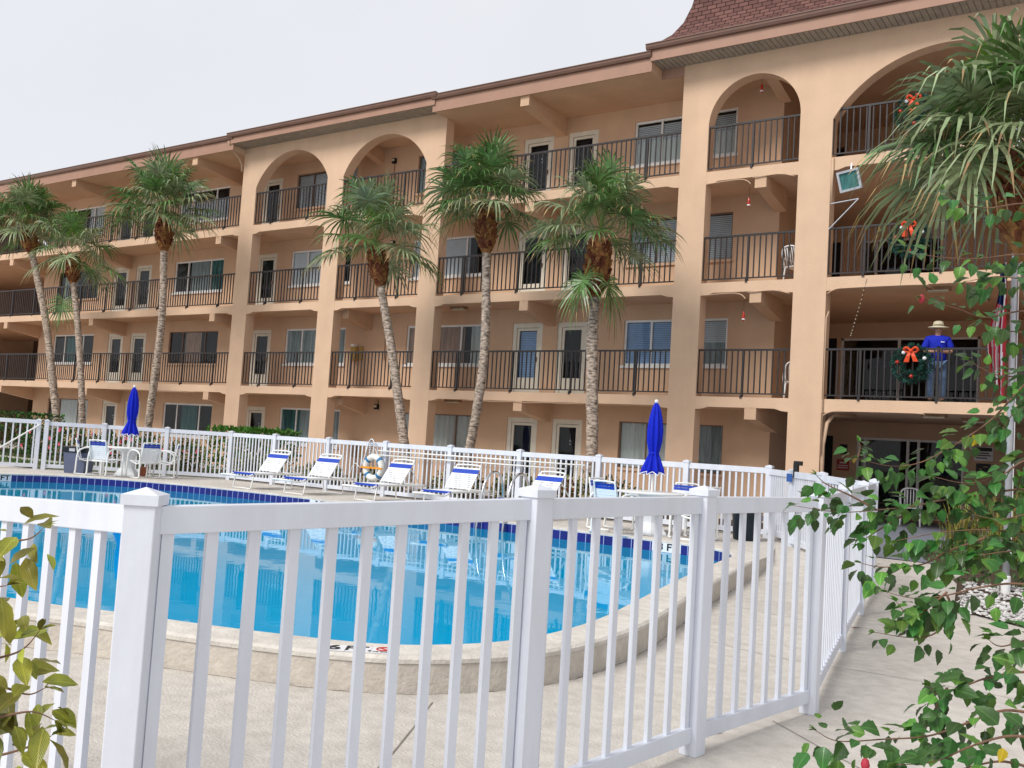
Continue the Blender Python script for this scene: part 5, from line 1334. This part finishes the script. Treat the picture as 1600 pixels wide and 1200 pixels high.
# ------------------------------------------------------------------ the man on the balcony
def skin_mesh(name, verts, edges, radii, mt, parent, sub=2):
    me = bpy.data.meshes.new(name); me.from_pydata(verts, edges, []); o = bpy.data.objects.new(name, me); COL.objects.link(o)
    sk = o.modifiers.new('skin', 'SKIN'); sk.use_smooth_shade = True
    sv = me.skin_vertices[0].data if me.skin_vertices else None
    if sv is None:
        bm = bmesh.new(); bm.from_mesh(me); bm.verts.layers.skin.verify(); bm.to_mesh(me); bm.free(); sv = me.skin_vertices[0].data
    for i, r in enumerate(radii):
        sv[i].radius = r if isinstance(r, tuple) else (r, r); sv[i].use_root = (i == 0)
    ss = o.modifiers.new('sub', 'SUBSURF'); ss.levels = sub; ss.render_levels = sub
    dg = bpy.context.evaluated_depsgraph_get(); me2 = bpy.data.meshes.new_from_object(o.evaluated_get(dg)); bpy.data.objects.remove(o)
    me2.materials.clear(); me2.materials.append(mt); me2.name = name
    q = bpy.data.objects.new(name, me2); COL.objects.link(q); q.parent = parent; return q
man = empty('person', 'man in a straw hat, royal blue shirt and jeans standing behind the second floor railing', 'person', (-4.12, 22.05, FH + .04), R(14))
# local: x right of picture, y into building; faces -y
V = [(0, 0, .92), (0, .01, 1.08), (0, 0, 1.28), (0, .01, 1.42), (0, 0, 1.475), (0, -.015, 1.535), (0, -.025, 1.61), (0, -.01, 1.68),
     (.10, 0, .88), (.115, -.02, .48), (.12, .01, .09), (.125, -.14, .04), (-.10, 0, .88), (-.11, -.02, .48), (-.12, .01, .09), (-.13, -.14, .04)]
E_ = [(0, 1), (1, 2), (2, 3), (3, 4), (4, 5), (5, 6), (6, 7), (0, 8), (8, 9), (9, 10), (10, 11), (0, 12), (12, 13), (13, 14), (14, 15)]
Rr = [(.15, .11), (.155, .115), (.16, .12), (.12, .085), (.055, .055), (.066, .075), (.078, .095), (.05, .06), .085, .06, .042, .035, .085, .06, .042, .035]
def arm(sx):
    b = len(V)
    V.extend([(sx * .19, .01, 1.38), (sx * .27, -.02, 1.12), (sx * .10, -.24, 1.09), (sx * .055, -.285, 1.10)]); E_.extend([(3, b), (b, b + 1), (b + 1, b + 2), (b + 2, b + 3)]); Rr.extend([.062, .045, .032, (.034, .02)])
    hb = b + 3
    for k in range(4):
        i = len(V); bx = sx * (.03 - .004 * k); L = (.042, .05, .047, .038)[k]
        V.extend([(bx, -.31, 1.125 - .018 * k), (bx - sx * L * .6, -.315, 1.12 - .018 * k), (bx - sx * L, -.295, 1.112 - .018 * k)]); E_.extend([(hb, i), (i, i + 1), (i + 1, i + 2)]); Rr.extend([.009, .0085, .0075])
    i = len(V); V.extend([(sx * .05, -.30, 1.15), (sx * .03, -.315, 1.165)]); E_.extend([(hb, i), (i, i + 1)]); Rr.extend([.010, .009])
arm(1); arm(-1)
body = skin_mesh('body', V, E_, Rr, M['skin'], man)
sv_ = [(0, 0, .83), (0, .01, 1.06), (0, 0, 1.28), (0, .01, 1.435), (.185, .01, 1.385), (.275, -.01, 1.15), (-.185, .01, 1.385), (-.275, -.01, 1.15), (0, .0, 1.485)]
skin_mesh('shirt', sv_, [(0, 1), (1, 2), (2, 3), (3, 4), (4, 5), (3, 6), (6, 7), (3, 8)], [(.20, .155), (.19, .15), (.19, .15), (.15, .115), .088, .085, .088, .085, (.075, .07)], M['shirt'], man)
jv = [(0, 0, .93), (.10, 0, .84), (.117, -.02, .48), (.122, .01, .10), (-.10, 0, .84), (-.112, -.02, .48), (-.122, .01, .10)]
skin_mesh('jeans', jv, [(0, 1), (1, 2), (2, 3), (0, 4), (4, 5), (5, 6)], [(.17, .13), .105, .08, .072, .105, .08, .072], M['jeans'], man)
for s in (-1, 1):
    mb = MB(); mb.ball((s * .125, -.07, .045), .06, n=12, sq=(.85, 2.1, .75)); mb.build('shoe', M['shoe'], man, smooth=True)
mb = MB(); mb.lathe((0, -.01, 1.645), [(.19, -.005), (.20, .0), (.19, .008), (.105, .025), (.10, .07), (.092, .115), (.06, .135), (.02, .13)], 28, fn=lambda r, z, a: (r * (1 + .05 * math.cos(2 * a)), z - (.02 * abs(math.sin(a)) if r > .15 else 0))); h = mb.build('hat', M['hat'], man, smooth=True)
mb = MB(); mb.lathe((0, -.01, 1.645), [(.108, .026), (.1085, .03), (.104, .055), (.1, .058)], 28); mb.build('hat_band', M['hatband'], h)
mb = MB(); mb.ball((0, .02, 1.605), .088, n=14, sq=(.95, .9, .95)); mb.build('hair', M['hair'], man, smooth=True)
mb = MB(); mb.ball((0, -.122, 1.575), .017, n=8, sq=(.8, 1.2, 1.3)); mb.ball((.083, -.01, 1.58), .022, n=8, sq=(.4, .8, 1.3)); mb.ball((-.083, -.01, 1.58), .022, n=8, sq=(.4, .8, 1.3)); mb.build('nose_and_ears', M['skin'], man, smooth=True)
mb = MB(); mb.ball((.032, -.108, 1.598), .011, n=8); mb.ball((-.032, -.108, 1.598), .011, n=8); mb.box(-.028, .028, -.118, -.11, 1.535, 1.542); mb.build('eyes_and_mouth', M['shoe'], man)
mb = MB(); mb.box(.05, .12, -.156, -.148, 1.305, 1.322); mb.box(.05, .065, -.156, -.148, 1.322, 1.33); mb.build('shirt_logo', M['sign_white'], man)
mb = MB(); mb.obox((0, -.335, 1.13), Vector((.034, 0, 0)), Vector((0, .004, .002)), Vector((0, -.02, .065))); ph = mb.build('phone', M['black']); ph.matrix_world = Matrix.Translation((-4.12, 22.05, FH + .04)) @ Matrix.Rotation(R(14), 4, 'Z'); tag(ph, 'small dark phone held in both hands by the man in the hat', 'phone')
